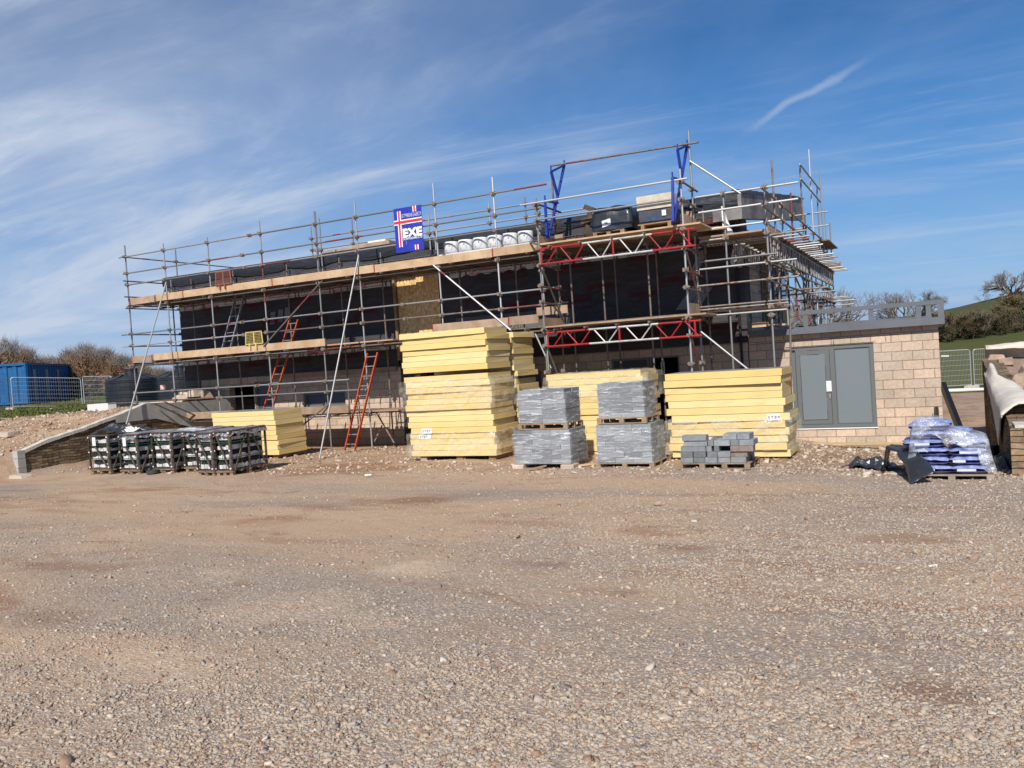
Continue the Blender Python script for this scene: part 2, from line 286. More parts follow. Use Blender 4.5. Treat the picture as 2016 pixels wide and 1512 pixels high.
def film_mat(name, tint, clear, bscale=6, bd=.03, stretch=(1, 1, 4), th=(.42, .75)):
    m = bpy.data.materials.new(name); m.use_nodes = True; t = m.node_tree; t.nodes.clear(); l = t.links.new
    o = N(t, 'ShaderNodeOutputMaterial'); tr = N(t, 'ShaderNodeBsdfTransparent'); b = N(t, 'ShaderNodeBsdfPrincipled')
    b.inputs['Base Color'].default_value = (*tint, 1); b.inputs['Roughness'].default_value = .12; b.inputs['Specular IOR Level'].default_value = 1.0
    tcn = N(t, 'ShaderNodeTexCoord'); mp = N(t, 'ShaderNodeMapping'); mp.inputs['Scale'].default_value = stretch; mp.inputs['Rotation'].default_value = (0, R(9), 0)
    l(tcn.outputs['Object'], mp.inputs[0])
    n = N(t, 'ShaderNodeTexNoise'); n.inputs['Scale'].default_value = bscale; n.inputs['Detail'].default_value = 5; n.inputs['Roughness'].default_value = .65; n.inputs['Distortion'].default_value = .5
    l(mp.outputs[0], n.inputs[0])
    r = N(t, 'ShaderNodeMapRange', clamp=True); r.inputs[1].default_value = th[0]; r.inputs[2].default_value = th[1]; r.inputs[3].default_value = clear*.25; r.inputs[4].default_value = clear*1.9; l(n.outputs[0], r.inputs[0])
    bp = N(t, 'ShaderNodeBump'); bp.inputs['Distance'].default_value = bd; l(n.outputs[0], bp.inputs['Height']); l(bp.outputs[0], b.inputs['Normal'])
    ms = N(t, 'ShaderNodeMixShader'); l(r.outputs[0], ms.inputs[0]); l(tr.outputs[0], ms.inputs[1]); l(b.outputs[0], ms.inputs[2]); l(ms.outputs[0], o.inputs[0])
    MAT[name] = m; return m
film = film_mat('clear stretch film', (.86, .88, .92), .42, 3.5, .012, (1, 1, 6), (.53, .72))  # narrow noise threshold paints pale highlight streaks into the film
filmy = film_mat('thin clear film', (.88, .84, .68), .27, 3, .03, (1, 1, 1.5))
filmw = film_mat('cloudy polythene', (.74, .78, .85), .42, 3.2, .05, (1, 1, 1.6))
glass = mat('window glass', (.02, .03, .04), .06, 0, 1.0)

# ------------------------------------------------------------------ mesh helpers
class MB:
    def __init__(s): s.v = []; s.f = []; s.m = []
    def add(s, vs, fs, mi=0):
        o = len(s.v); s.v += [tuple(map(float, p)) for p in vs]
        for f in fs: s.f.append(tuple(o+i for i in f)); s.m.append(mi)
    def box(s, x0, x1, y0, y1, z0, z1, mi=0):
        s.add([(x0,y0,z0),(x1,y0,z0),(x1,y1,z0),(x0,y1,z0),(x0,y0,z1),(x1,y0,z1),(x1,y1,z1),(x0,y1,z1)],
              [(0,3,2,1),(4,5,6,7),(0,1,5,4),(1,2,6,5),(2,3,7,6),(3,0,4,7)], mi)
    def beam(s, p, q, w, h, mi=0, up=(0, 0, 1)):
        p, q = Vector(p), Vector(q); d = (q-p).normalized(); u = Vector(up)
        if abs(d.dot(u)) > .98: u = Vector((0, 1, 0))
        a = d.cross(u).normalized()*w/2; b = a.cross(d).normalized()*h/2
        s.add([p-a-b, p+a-b, p+a+b, p-a+b, q-a-b, q+a-b, q+a+b, q-a+b],
              [(0,1,2,3),(7,6,5,4),(0,4,5,1),(1,5,6,2),(2,6,7,3),(3,7,4,0)], mi)
    def tube(s, p, q, r=.0242, n=8, mi=0, r2=None, cap=True):
        p, q = Vector(p), Vector(q); d = (q-p)
        if d.length < 1e-6: return
        d.normalize(); u = Vector((0, 0, 1)) if abs(d.z) < .9 else Vector((1, 0, 0))
        a = d.cross(u).normalized(); b = d.cross(a); r2 = r if r2 is None else r2
        vs = [p+(a*math.cos(2*math.pi*i/n)+b*math.sin(2*math.pi*i/n))*r for i in range(n)]+[q+(a*math.cos(2*math.pi*i/n)+b*math.sin(2*math.pi*i/n))*r2 for i in range(n)]
        fs = [(i, i+n, (i+1) % n+n, (i+1) % n) for i in range(n)]
        if cap: fs += [tuple(range(n)), tuple(range(2*n-1, n-1, -1))]
        s.add(vs, fs, mi)
    def path(s, pts, r, n=6, mi=0):
        for a, b in zip(pts, pts[1:]): s.tube(a, b, r, n, mi)
    def build(s, name, mats, parent=None, smooth=False, loc=None, uv=False, bev=0., solid=0., tag=None):
        me = bpy.data.meshes.new(name); v = s.v
        if loc is not None: v = [(a-loc[0], b-loc[1], c-loc[2]) for a, b, c in v]
        me.from_pydata(v, [], s.f)
        if not isinstance(mats, (list, tuple)): mats = [mats]
        for m in mats: me.materials.append(m)
        if len(mats) > 1: me.polygons.foreach_set('material_index', s.m)
        if uv:
            l = me.uv_layers.new(name='UVMap'); me.update()
            for p in me.polygons:
                n = p.normal; ax = max(range(3), key=lambda i: abs(n[i]))
                for li in p.loop_indices:
                    c = s.v[me.loops[li].vertex_index]
                    l.data[li].uv = (c[1], c[2]) if ax == 0 else (c[0], c[2]) if ax == 1 else (c[0], c[1])
        me.update()
        o = bpy.data.objects.new(name, me); COL.objects.link(o)
        if loc is not None: o.location = loc
        if parent is not None: o.parent = parent
        if smooth: me.shade_smooth()
        if bev:
            b = o.modifiers.new('bevel', 'BEVEL'); b.width = bev; b.segments = 2; b.limit_method = 'ANGLE'
        if tag: settag(o, *tag)
        return o
def settag(o, label, cat, group=None):
    o['label'] = label; o['category'] = cat
    if group: o['group'] = group
    return o
def thing(name, label, cat, loc=(0, 0, 0), group=None, rz=0):
    o = bpy.data.objects.new(name, None); COL.objects.link(o); o.location = loc; o.rotation_euler.z = rz; o.empty_display_size = .2
    return settag(o, label, cat, group)
def rebase(o, loc):
    """give an Empty a base point while its children keep their world places"""
    o.location = loc; return o
def struct(o, kind='structure'): o['kind'] = kind; return o
def fbm(x, y, z=0, s=1., o=4):
    return noise.fractal(Vector((x*s, y*s, z)), 1.0, 2.0, o)
def sstep(a, b, x):
    t = min(1, max(0, (x-a)/(b-a))); return t*t*(3-2*t)
def interp(x, tab):
    if x <= tab[0][0]: return tab[0][1]
    for (a, b), (c, d) in zip(tab, tab[1:]):
        if x <= c: return b+(d-b)*(x-a)/(c-a)
    return tab[-1][1]

# ------------------------------------------------------------------ ground
WALLX = -22.42
YT = [(-12, 1.0), (0, .97), (4, .86), (9, .58), (13, .40), (17.5, .30), (22, .25), (34, .05), (48, -.32), (280, -.32)]
def gh(x, y):
    z = interp(y, YT)
    # beside the annexe the ground is dug lower
    z -= .26*sstep(-3.6, -2.0, x)*sstep(18.2, 21.4, y)*(1-sstep(26, 34, y))
    z -= .10*sstep(-2.2, .2, x)*sstep(12, 16, y)*(1-sstep(20, 26, y))
    # left terrace retained by the wing wall
    left = sstep(-22.3, -22.75, x)
    if left > 0:
        rise = interp(y, [(10.5, 0), (14.2, .68), (16.4, 1.15), (18.4, 1.6), (20, 1.62), (30, 1.50), (60, 1.95), (120, 2.3)])
        out = interp(-x, [(22.5, 1), (27, .92), (34, .80), (45, .88), (60, 1.05)])
        z2 = interp(y, YT)*(1-sstep(14, 26, y))+.36*sstep(14, 26, y)
        z = z+(max(z, z2+rise*out)-z)*left
    elif x < -4 and y > 31: z = z
    if -22.3 > x: pass
    return z
def fine(x, y):
    a = .035*fbm(x, y, 0, .35)+.015*fbm(x, y, 5, 1.6)
    if x < -22.6: a += (.10*fbm(x, y, 9, .8)+.05*fbm(x, y, 3, 2.3))*sstep(12, 15, y)*(1-sstep(22, 27, y))
    if x > -3.2 and 17 < y < 24: a += .02*fbm(x, y, 4, 2.5)
    a += .04*math.exp(-((y-15.2)/.8)**2)*(fbm(x, 0, 2, .7)) if -22 < x < 3 else 0
    return a
BLOB = []
for (px, py, wx, wy, st) in ((835, 968, 75, 9, 1), (640, 985, 70, 7, .8), (1350, 1088, 70, 16, 1), (1290, 1045, 110, 10, .9), (1235, 1197, 60, 12, 1), (150, 1140, 90, 25, .7), (1860, 1465, 60, 18, .9), (1760, 1052, 140, 12, .6), (60, 1290, 90, 40, .5), (820, 1145, 95, 18, -1), (560, 1240, 220, 50, -.6), (300, 1400, 180, 50, -.5), (690, 900, 120, 14, .9), (1070, 1130, 60, 12, .6)):
    a_ = atz(px, py, .6); b_ = atz(px+wx, py, .6); c_ = atz(px, py+wy, .6); BLOB.append((a_[0], a_[1], max(.25, abs(b_[0]-a_[0])), max(.18, abs(c_[1]-a_[1])), st))
def ground():
    xs = list(np.arange(-34, 9, .2)); ys = list(np.arange(1, 26, .17))
    d = .3; x = xs[0]
    while x > -420: x -= d; d *= 1.16; xs.insert(0, x)
    d = .3; x = xs[-1]
    while x < 420: x += d; d *= 1.16; xs.append(x)
    d = .3; y = ys[-1]
    while y < 620: y += d; d *= 1.09; ys.append(y)
    d = .3; y = ys[0]
    while y > -30: y -= d; d *= 1.3; ys.insert(0, y)
    nx, ny = len(xs), len(ys); co = np.zeros((ny, nx, 3), np.float32); gr = np.zeros((ny, nx), np.float32); dm_ = np.zeros((ny, nx), np.float32); rb = np.zeros((ny, nx), np.float32)
    for j, y in enumerate(ys):
        for i, x in enumerate(xs):
            z = gh(x, y)
            if -45 < x < 12 and y < 40: z += fine(x, y)
            elif x < -22: z += .08*fbm(x, y, 0, .15)
            co[j, i] = (x, y, z)
            if x > -12: g = sstep(44.2, 45.2, y)
            else: g = sstep(0, 1, (y-20.6+1.6*fbm(x, y, 1, .3)+max(0, -x-24)*.12)/2.5)*sstep(-22.6, -25.5, x)
            gr[j, i] = g
            if -24 < x < 8 and 2 < y < 17:
                d = 0.
                for (bx, by, rx, ry, st) in BLOB:
                    q_ = ((x-bx)/rx)**2+((y-by)/ry)**2+2.2*fbm(x*.7, y*1.4, bx, 1.6, 5)
                    if q_ < 1.6: d = max(d, .85*st*(1-sstep(.0, 1.5, q_))) if st > 0 else min(d, st*(1-sstep(.0, 1.5, q_)))
                for (y0, k1, k2, ph) in ((12.3, .10, .5, 0), (10.6, .10, .5, .1), (7.6, -.06, .35, 2), (9.1, -.06, .35, 2.1)):
                    yy = y0+k1*(x+7)+k2*math.sin(x*.28+ph); e_ = abs(y-yy)
                    if e_ < .3: d = max(d, .55*(1-sstep(.06, .28, e_))*sstep(-.15, .35, fbm(x, y, ph, .5)))
                dm_[j, i] = d
            rb[j, i] = max(sstep(-22.3, -23, x)*sstep(11, 13.5, y), sstep(-3.5, -2.2, x)*sstep(14.3, 15.6, y), .8*sstep(14.9, 16.2, y))*(1-g)
    me = bpy.data.meshes.new('ground')
    idx = np.arange(nx*ny).reshape(ny, nx)
    q = np.stack([idx[:-1, :-1], idx[:-1, 1:], idx[1:, 1:], idx[1:, :-1]], -1).reshape(-1, 4)
    me.vertices.add(nx*ny); me.vertices.foreach_set('co', co.reshape(-1))
    me.loops.add(q.size); me.loops.foreach_set('vertex_index', q.reshape(-1).astype(np.int32))
    me.polygons.add(len(q)); me.polygons.foreach_set('loop_start', np.arange(0, q.size, 4, dtype=np.int32))
    me.update(calc_edges=True); me.validate()
    for nm, a in (('grass', gr), ('rubble', rb), ('damp', dm_)):
        at_ = me.attributes.new(nm, 'FLOAT', 'POINT'); at_.data.foreach_set('value', a.reshape(-1))
    me.shade_smooth()
    o = bpy.data.objects.new('ground', me); COL.objects.link(o); struct(o)
    # material
    m = bpy.data.materials.new('gravel, dust and grass'); m.use_nodes = True; t = m.node_tree; t.nodes.clear(); l = t.links.new
    b = N(t, 'ShaderNodeBsdfPrincipled'); out = N(t, 'ShaderNodeOutputMaterial'); l(b.outputs[0], out.inputs[0]); b.inputs['Roughness'].default_value = .95
    b.inputs['Specular IOR Level'].default_value = .1
    tcn = N(t, 'ShaderNodeTexCoord'); P = tcn.outputs['Object']
    def nz(sc, det=6, ro=.6, di=0., vec=P):
        n = N(t, 'ShaderNodeTexNoise'); n.inputs['Scale'].default_value = sc; n.inputs['Detail'].default_value = det; n.inputs['Roughness'].default_value = ro; n.inputs['Distortion'].default_value = di
        l(vec, n.inputs['Vector']); return n.outputs[0]
    def rng(v, a, b_, c=0., d=1.):
        r = N(t, 'ShaderNodeMapRange', clamp=True); r.inputs[1].default_value = a; r.inputs[2].default_value = b_; r.inputs[3].default_value = c; r.inputs[4].default_value = d
        l(v, r.inputs[0]); return r.outputs[0]
    def mix(f, a, b_, bt='MIX'):
        x = N(t, 'ShaderNodeMixRGB', blend_type=bt)
        if isinstance(f, float): x.inputs[0].default_value = f
        else: l(f, x.inputs[0])
        for i, c in ((1, a), (2, b_)):
            if isinstance(c, tuple): x.inputs[i].default_value = (*c, 1)
            else: l(c, x.inputs[i])
        return x.outputs[0]
    def mth(op, a, b_):
        x = N(t, 'ShaderNodeMath', operation=op)
        for i, c in ((0, a), (1, b_)):
            if isinstance(c, (int, float)): x.inputs[i].default_value = c
            else: l(c, x.inputs[i])
        return x.outputs[0]
    mpx = N(t, 'ShaderNodeMapping'); mpx.inputs['Scale'].default_value = (.45, 1, 1); mpx.inputs['Rotation'].default_value = (0, 0, R(-24)); l(P, mpx.inputs[0])
    big = nz(.22, 7, .62, .4, mpx.outputs[0]); big2 = nz(.5, 7, .66, .6, mpx.outputs[0]); mid = nz(2.2, 6, .7); sx_ = N(t, 'ShaderNodeSeparateXYZ'); l(P, sx_.inputs[0]); big = mth('ADD', big, rng(sx_.outputs[0], -9, 2, -.045, .06)); fin = nz(38, 3, .7)
    dust = (.52, .365, .24); grey = (.39, .32, .26); redd = (.35, .175, .09); pale = (.66, .51, .36)
    c = mix(rng(big, .44, .56), dust, grey)
    c = mix(rng(big2, .57, .68, 0, .8), c, redd)
    c = mix(rng(nz(.8, 5, .6, .3, mpx.outputs[0]), .60, .74, 0, .6), c, pale)
    c = mix(rng(nz(1.7, 7, .75, .5, mpx.outputs[0]), .50, .66, 0, .55), c, (.46, .33, .225))
    c = mix(rng(nz(5.5, 6, .75, .3, mpx.outputs[0]), .52, .68, 0, .5), c, (.33, .24, .165))
    c = mix(rng(nz(.9, 7, .7, 1.0, mpx.outputs[0]), .59, .67, 0, .75), c, (.33, .17, .095))
    att = N(t, 'ShaderNodeAttribute', attribute_name='rubble')
    c = mix(mth('MULTIPLY', att.outputs['Fac'], rng(mid, .35, .6, .35, .9)), c, mix(rng(nz(1.1, 5), .4, .6), (.47, .325, .21), (.30, .18, .11)))
    dmp = N(t, 'ShaderNodeAttribute', attribute_name='damp')
    c = mix(rng(dmp.outputs['Fac'], .05, 1, 0, .85), c, (.27, .135, .072)); c = mix(rng(dmp.outputs['Fac'], -.05, -1, 0, .8), c, (.66, .50, .345))
    # pebbles at two sizes
    def vor(sc, rand=1.):
        v = N(t, 'ShaderNodeTexVoronoi'); v.inputs['Scale'].default_value = sc; l(P, v.inputs['Vector']); return v
    v1 = vor(34); v2 = vor(75)
    s1_ = N(t, 'ShaderNodeSeparateXYZ'); l(v1.outputs['Color'], s1_.inputs[0]); s2_ = N(t, 'ShaderNodeSeparateXYZ'); l(v2.outputs['Color'], s2_.inputs[0])
    grav = rng(big, .36, .56, .25, 1)
    pv = rng(s1_.outputs[0], 0, 1, .80, 1.20); pv2 = rng(s2_.outputs[0], 0, 1, .80, 1.18)
    c = mix(mth('MULTIPLY', grav, .85), c, mix(1., c, pv, 'MULTIPLY')); c = mix(grav, c, mix(1., c, pv2, 'MULTIPLY'))
    wsp = rng(s1_.outputs[1], .93, .97, 0, .6); c = mix(mth('MULTIPLY', wsp, rng(v1.outputs['Distance'], .25, .45, 1, 0)), c, (.60, .52, .42))
    c = mix(rng(fin, .3, .7, .12, .0), c, (.1, .07, .05))
    edge = rng(v1.outputs['Distance'], .38, .62, 0, .30); c = mix(mth('MULTIPLY', edge, grav), c, (.20, .15, .115))
    # grass
    ga = N(t, 'ShaderNodeAttribute', attribute_name='grass')
    gcol = mix(rng(nz(.35, 7, .7, .5), .35, .65), (.085, .102, .020), (.125, .115, .034))
    gcol = mix(rng(nz(9, 5, .8), .4, .62, 0, .55), gcol, (.045, .06, .015))
    mpg = N(t, 'ShaderNodeMapping'); mpg.inputs['Scale'].default_value = (.02, .5, 1); l(P, mpg.inputs[0])
    gcol = mix(rng(nz(1., 3, .5, 0., mpg.outputs[0]), .40, .60, 0, .35), gcol, (.10, .085, .03))
    gm = rng(mth('ADD', ga.outputs['Fac'], mth('MULTIPLY', mth('SUBTRACT', mid, .5), .9)), .42, .58)
    c = mix(gm, c, gcol)
    l(c, b.inputs['Base Color'])
    hsum = mth('ADD', mth('MULTIPLY', rng(v1.outputs['Distance'], 0, .6, 1, 0), grav), mth('MULTIPLY', rng(v2.outputs['Distance'], 0, .6, 1, 0), .45))
    hsum = mth('ADD', hsum, mth('MULTIPLY', mid, 1.4))
    bp = N(t, 'ShaderNodeBump'); bp.inputs['Distance'].default_value = .007; bp.inputs['Strength'].default_value = .9; l(hsum, bp.inputs['Height']); l(bp.outputs[0], b.inputs['Normal'])
    me.materials.append(m)
    return o
ground()
def G(x, y): return gh(x, y)+(fine(x, y) if -45 < x < 12 and y < 40 else 0)

ICO = None
def stones(name, spec, mats, tag=None, kind=None, seed=1):
    """many loose stones as one mesh: spec = list of (x, y, size, material) placed on the ground; squashed irregular octahedra/boxes"""
    rs = np.random.RandomState(seed); n = len(spec)
    base = np.array([(-1,-1,-1),(1,-1,-1),(1,1,-1),(-1,1,-1),(-.7,-.7,1),(.7,-.7,1),(.7,.7,1),(-.7,.7,1)], float)*.5
    F = np.array([(0,3,2,1),(4,5,6,7),(0,1,5,4),(1,2,6,5),(2,3,7,6),(3,0,4,7)])
    sp = np.array([(a[0], a[1], a[2], a[3], a[4]) for a in spec], float)
    V = base[None]*(1+rs.uniform(-.38, .38, (n, 8, 3)))
    sc = np.stack([sp[:, 3]*rs.uniform(.8, 1.6, n), sp[:, 3]*rs.uniform(.7, 1.2, n), sp[:, 3]*rs.uniform(.3, .7, n)], 1); V = V*sc[:, None]
    a = rs.uniform(0, 6.28, n); tl = rs.uniform(-.5, .5, (n, 2))
    V[:, :, 2] += V[:, :, 0]*tl[:, :1]+V[:, :, 1]*tl[:, 1:]
    x = V[:, :, 0]*np.cos(a)[:, None]-V[:, :, 1]*np.sin(a)[:, None]; y = V[:, :, 0]*np.sin(a)[:, None]+V[:, :, 1]*np.cos(a)[:, None]
    V[:, :, 0] = x+sp[:, :1]; V[:, :, 1] = y+sp[:, 1:2]; V[:, :, 2] += sp[:, 2:3]
    q = (F[None]+8*np.arange(n)[:, None, None]).reshape(-1, 4)
    me = bpy.data.meshes.new(name); me.vertices.add(n*8); me.vertices.foreach_set('co', V.reshape(-1).astype(np.float32))
    me.loops.add(q.size); me.loops.foreach_set('vertex_index', q.reshape(-1).astype(np.int32))
    me.polygons.add(len(q)); me.polygons.foreach_set('loop_start', np.arange(0, q.size, 4, dtype=np.int32))
    for m in mats: me.materials.append(m)
    me.polygons.foreach_set('material_index', np.repeat(sp[:, 4].astype(np.int32), 6)); me.update(calc_edges=True)
    o = bpy.data.objects.new(name, me); COL.objects.link(o)
    if kind: o['kind'] = kind
    if tag: settag(o, *tag)
    return o
gm_ = [mat('gravel grey', (.43, .365, .30), .9, objvar=0, c2=(.34, .295, .25), vscale=30), mat('gravel buff', (.51, .40, .29), .9, c2=(.38, .295, .215), vscale=30),
       mat('gravel pale', (.64, .54, .43), .9, c2=(.46, .40, .33), vscale=30), mat('gravel brown', (.36, .235, .16), .9, c2=(.27, .175, .12), vscale=30), mat('gravel dark', (.27, .22, .19), .9, c2=(.24, .19, .16), vscale=30)]
rs = np.random.RandomState(3); spec = []
def dens(x, y):
    v = .62+.5*fbm(x*.55, y, 2.2, .42, 5)*1.7
    return min(1, max(.22, v))
tries = 0
while len(spec) < 185000 and tries < 900000:
    tries += 1
    # density follows what the lens can resolve; clumped by noise, dustier to the left
    px = rs.uniform(-700, 2716); py = 915+(1900-915)*rs.uniform(0, 1)**1.15+max(0, px-2016)*-.02
    over = max(0, -60-px, px-2076)/640+max(0, py-1560)/340
    if rs.rand() < min(.97, over): continue
    p = atz(px, py, .6); d = (p[0]**2+p[1]**2)**.5
    if d > 20 or d < 1.5: continue
    p = atz(px, py, gh(p[0], p[1]))
    dn = dens(p[0], p[1]); lf = sstep(-8, -.5, p[0]+(p[1]-8)*.3)
    if rs.rand() > dn*(.30+.70*lf): continue
    if any(((p[0]-b_[0])/b_[2])**2+((p[1]-b_[1])/b_[3])**2 < .8 for b_ in BLOB) and rs.rand() < .75: continue
    big_ = rs.rand() < .22*(.35+.65*lf)
    s = (.0125 if big_ else .0078)*math.exp(rs.normal(0, .33))*(1+.05*d)
    if rs.rand() < .0012: s *= 2.2
    r_ = rs.rand(); mi = 0 if r_ < .36 else 1 if r_ < .74 else 2 if r_ < .78 else 3 if r_ < .94 else 4
    spec.append((p[0], p[1], gh(p[0], p[1])+fine(p[0], p[1])+s*.08, s, mi))
stones('gravel', spec, gm_, kind='stuff', seed=5)
spec = []
while len(spec) < 11000:       # rougher stones round the building and on the left bank
    r_ = rs.rand()
    if r_ < .5: x, y, k = rs.uniform(-32, -22.8), rs.uniform(12.5, 24), .8
    elif r_ < .78: x, y, k = rs.uniform(-3.8, 2.6), rs.uniform(14.8, 21.6), .75
    else: x, y, k = rs.uniform(-22, -4), rs.uniform(14.8, 20.8), .8
    s = .05*math.exp(rs.normal(0, .45))*k
    spec.append((x, y, G(x, y)+s*.12, s, [1, 3, 1, 3, 1, 1, 2][rs.randint(7)]))
stones('rubble_stones', spec, gm_, kind='stuff', seed=8)

# ------------------------------------------------------------------ text helper
TXT = {}
def text_mesh(s, size=1., bold=0., ext=.004):
    k = (s, size, bold)
    if k in TXT: return TXT[k]
    c = bpy.data.curves.new('lettering', 'FONT'); c.body = s; c.size = size; c.offset = bold; c.extrude = ext; c.resolution_u = 3
    o = bpy.data.objects.new('tmp', c); COL.objects.link(o); bpy.context.view_layer.update()
    me = bpy.data.meshes.new_from_object(o.evaluated_get(bpy.context.evaluated_depsgraph_get())); me.name = 'lettering'
    bpy.data.objects.remove(o); TXT[k] = me; return me
def put_text(s, size, p, m, parent, width=None, bold=0., name='lettering', flip=False, height=None):
    """lettering on a wall facing -Y, lower left corner at p"""
    me = text_mesh(s, size, bold)
    if not me.materials: me.materials.append(m)
    xs = [v.co.x for v in me.vertices]; zs = [v.co.y for v in me.vertices]
    sx = (width/(max(xs)-min(xs))) if width else 1; sy = (height/(max(zs)-min(zs))) if height else sx
    o = bpy.data.objects.new(name, me); COL.objects.link(o)
    o.rotation_euler = (R(90), R(180) if flip else 0, 0); o.scale = (sx, sy, 1); o.location = p
    o.parent = parent; return o

# ------------------------------------------------------------------ main building
bld = thing('building', 'long two storey building wrapped in charcoal membrane over buff blockwork, under construction behind the scaffold', 'building', (-14, 22, .2))
IB = Matrix.Translation((14, -22, -.2))
def into(parent, o):
    """parent an object built in world coordinates"""
    o.parent = parent; o.matrix_parent_inverse = Matrix.Translation(parent.location).inverted(); return o
def wallgrid(mb, x0, x1, z0, z1, holes, y0, y1):
    """wall between planes y0 (front) and y1 with rectangular openings"""
    xs = sorted({x0, x1, *[h[0] for h in holes], *[h[1] for h in holes]}); zs = sorted({z0, z1, *[h[2] for h in holes], *[h[3] for h in holes]})
    for a, b in zip(xs, xs[1:]):
        for c, d in zip(zs, zs[1:]):
            cx, cz = (a+b)/2, (c+d)/2
            if any(h[0] < cx < h[1] and h[2] < cz < h[3] for h in holes): continue
            mb.add([(a, y0, c), (b, y0, c), (b, y0, d), (a, y0, d)], [(0, 1, 2, 3)])
    for h in holes:
        a, b, c, d = h
        mb.add([(a, y0, c), (a, y1, c), (a, y1, d), (a, y0, d)], [(0, 1, 2, 3)]); mb.add([(b, y0, c), (b, y0, d), (b, y1, d), (b, y1, c)], [(0, 1, 2, 3)])
        mb.add([(a, y0, d), (a, y1, d), (b, y1, d), (b, y0, d)], [(0, 1, 2, 3)]); mb.add([(a, y0, c), (b, y0, c), (b, y1, c), (a, y1, c)], [(0, 1, 2, 3)])
lowholes = [(-22.5, -21.35, .3, 2.42), (-21.3, -20.45, 1.0, 2.5), (-19.12, -17.36, 1.55, 2.02), (-8.02, -6.1, .3, 2.5), (-12.6, -10.2, .9, 2.3)]
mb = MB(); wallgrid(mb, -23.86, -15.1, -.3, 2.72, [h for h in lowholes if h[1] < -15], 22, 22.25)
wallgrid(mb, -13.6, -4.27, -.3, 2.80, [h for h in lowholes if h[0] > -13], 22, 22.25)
mb.add([(-23.86, 22, -.3), (-23.86, 22, 2.72), (-23.86, 30, 2.72), (-23.86, 30, -.3)], [(0, 1, 2, 3)])
mb.add([(-15.1, 22, -.3), (-15.1, 23.5, -.3), (-15.1, 23.5, 2.72), (-15.1, 22, 2.72)], [(0, 1, 2, 3)])
mb.add([(-13.6, 22, -.3), (-13.6, 23.5, -.3), (-13.6, 23.5, 2.72), (-13.6, 22, 2.72)], [(0, 3, 2, 1)])
# gable facing right
Xg = -4.25
for (a, b, c, d) in ((22, 24.15, -.3, 5.7), (24.15, 29.3, -.3, 3.3), (24.15, 29.3, 5.2, 5.75)):
    mb.add([(Xg, a, c), (Xg, b, c), (Xg, b, d), (Xg, a, d)], [(0, 1, 2, 3)])
mb.add([(Xg-.25, 24.15, 3.3), (Xg, 24.15, 3.3), (Xg, 24.15, 5.2), (Xg-.25, 24.15, 5.2)], [(0, 1, 2, 3)])
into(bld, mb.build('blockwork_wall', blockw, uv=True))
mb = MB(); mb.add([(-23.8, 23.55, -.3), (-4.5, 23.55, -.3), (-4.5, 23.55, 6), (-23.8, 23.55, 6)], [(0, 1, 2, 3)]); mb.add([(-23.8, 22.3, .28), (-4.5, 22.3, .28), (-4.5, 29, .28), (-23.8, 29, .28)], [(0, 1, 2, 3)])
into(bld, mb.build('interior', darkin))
# upper membrane walls with boarded openings
mb = MB()
def sheet(mb, x0, x1, z0, z1, y, amp=.012, step=.45, mi=0, zfun=None):
    nx = max(2, int((x1-x0)/step)); nz_ = max(2, int((z1-z0)/step)); o = len(mb.v)
    for j in range(nz_+1):
        for i in range(nx+1):
            x = x0+(x1-x0)*i/nx; z = z0+(z1-z0)*j/nz_
            if zfun and j in (0,): z += zfun(x)
            mb.v.append((x, y+amp*fbm(x, z, y, 1.3)*2, z))
    for j in range(nz_):
        for i in range(nx):
            a = o+j*(nx+1)+i; mb.f.append((a, a+1, a+nx+2, a+nx+1)); mb.m.append(mi)
OP = [(-15.1, -13.42, 2.9, 5.62)]
sheet(mb, -24.6, -15.1, 2.70, 6.05, 21.95); sheet(mb, -13.42, -4.25, 2.72, 6.05, 21.95); sheet(mb, -15.1, -13.42, 5.62, 6.05, 21.95)
sheet(mb, -15.05, -14.3, .35, 2.9, 21.93, .05)
mb.add([(-24.6, 21.95, 2.7), (-24.6, 21.95, 6.05), (-24.6, 30, 6.6), (-24.6, 30, 2.7)], [(0, 1, 2, 3)])
mb.add([(-24.6, 21.95, 2.70), (-24.6, 23.0, 2.70), (-4.3, 23.0, 2.73), (-4.3, 21.95, 2.73)], [(0, 1, 2, 3)])
mb.add([(-4.25, 21.95, 2.72), (-4.22, 22.5, 2.72), (-4.22, 22.5, 5.9), (-4.25, 21.95, 6.05)], [(0, 1, 2, 3)])
into(bld, mb.build('membrane_wall', membrane, smooth=False))
# pale laps, tape patches and loose sheets
lap = mat('grey membrane lap', (.125, .125, .125), .7, c2=(.09, .09, .09), vscale=3, bump=.02, bscale=4)
tapem = mat('pale tape', (.20, .20, .20), .6)
mb = MB(); sheet(mb, -12.9, -9.0, 3.55, 4.05, 21.90, .05, .3); into(bld, mb.build('membrane_flap', lap))
mb = MB()
for a, b, wd in (((-5.35, 5.2), (-5.75, 4.45), .22), ((-5.6, 4.3), (-6.1, 3.7), .3), ((-5.35, 4.25), (-5.75, 3.7), .3)):
    mb = MB(); mb.add([(a[0], 21.91, a[1]), (a[0]+wd, 21.91, a[1]), (b[0]+wd, 21.91, b[1]), (b[0], 21.91, b[1])], [(0, 3, 2, 1)]); into(bld, mb.build('tape_patch', tapem))
for x, z in ((-20.3, 4.45), (-19.95, 4.5), (-19.65, 4.55)):
    mb = MB(); mb.add([(x, 21.91, z), (x+.22, 21.91, z), (x+.30, 21.91, z+.42), (x+.08, 21.91, z+.42)], [(0, 1, 2, 3)]); into(bld, mb.build('tape_patch', tapem))
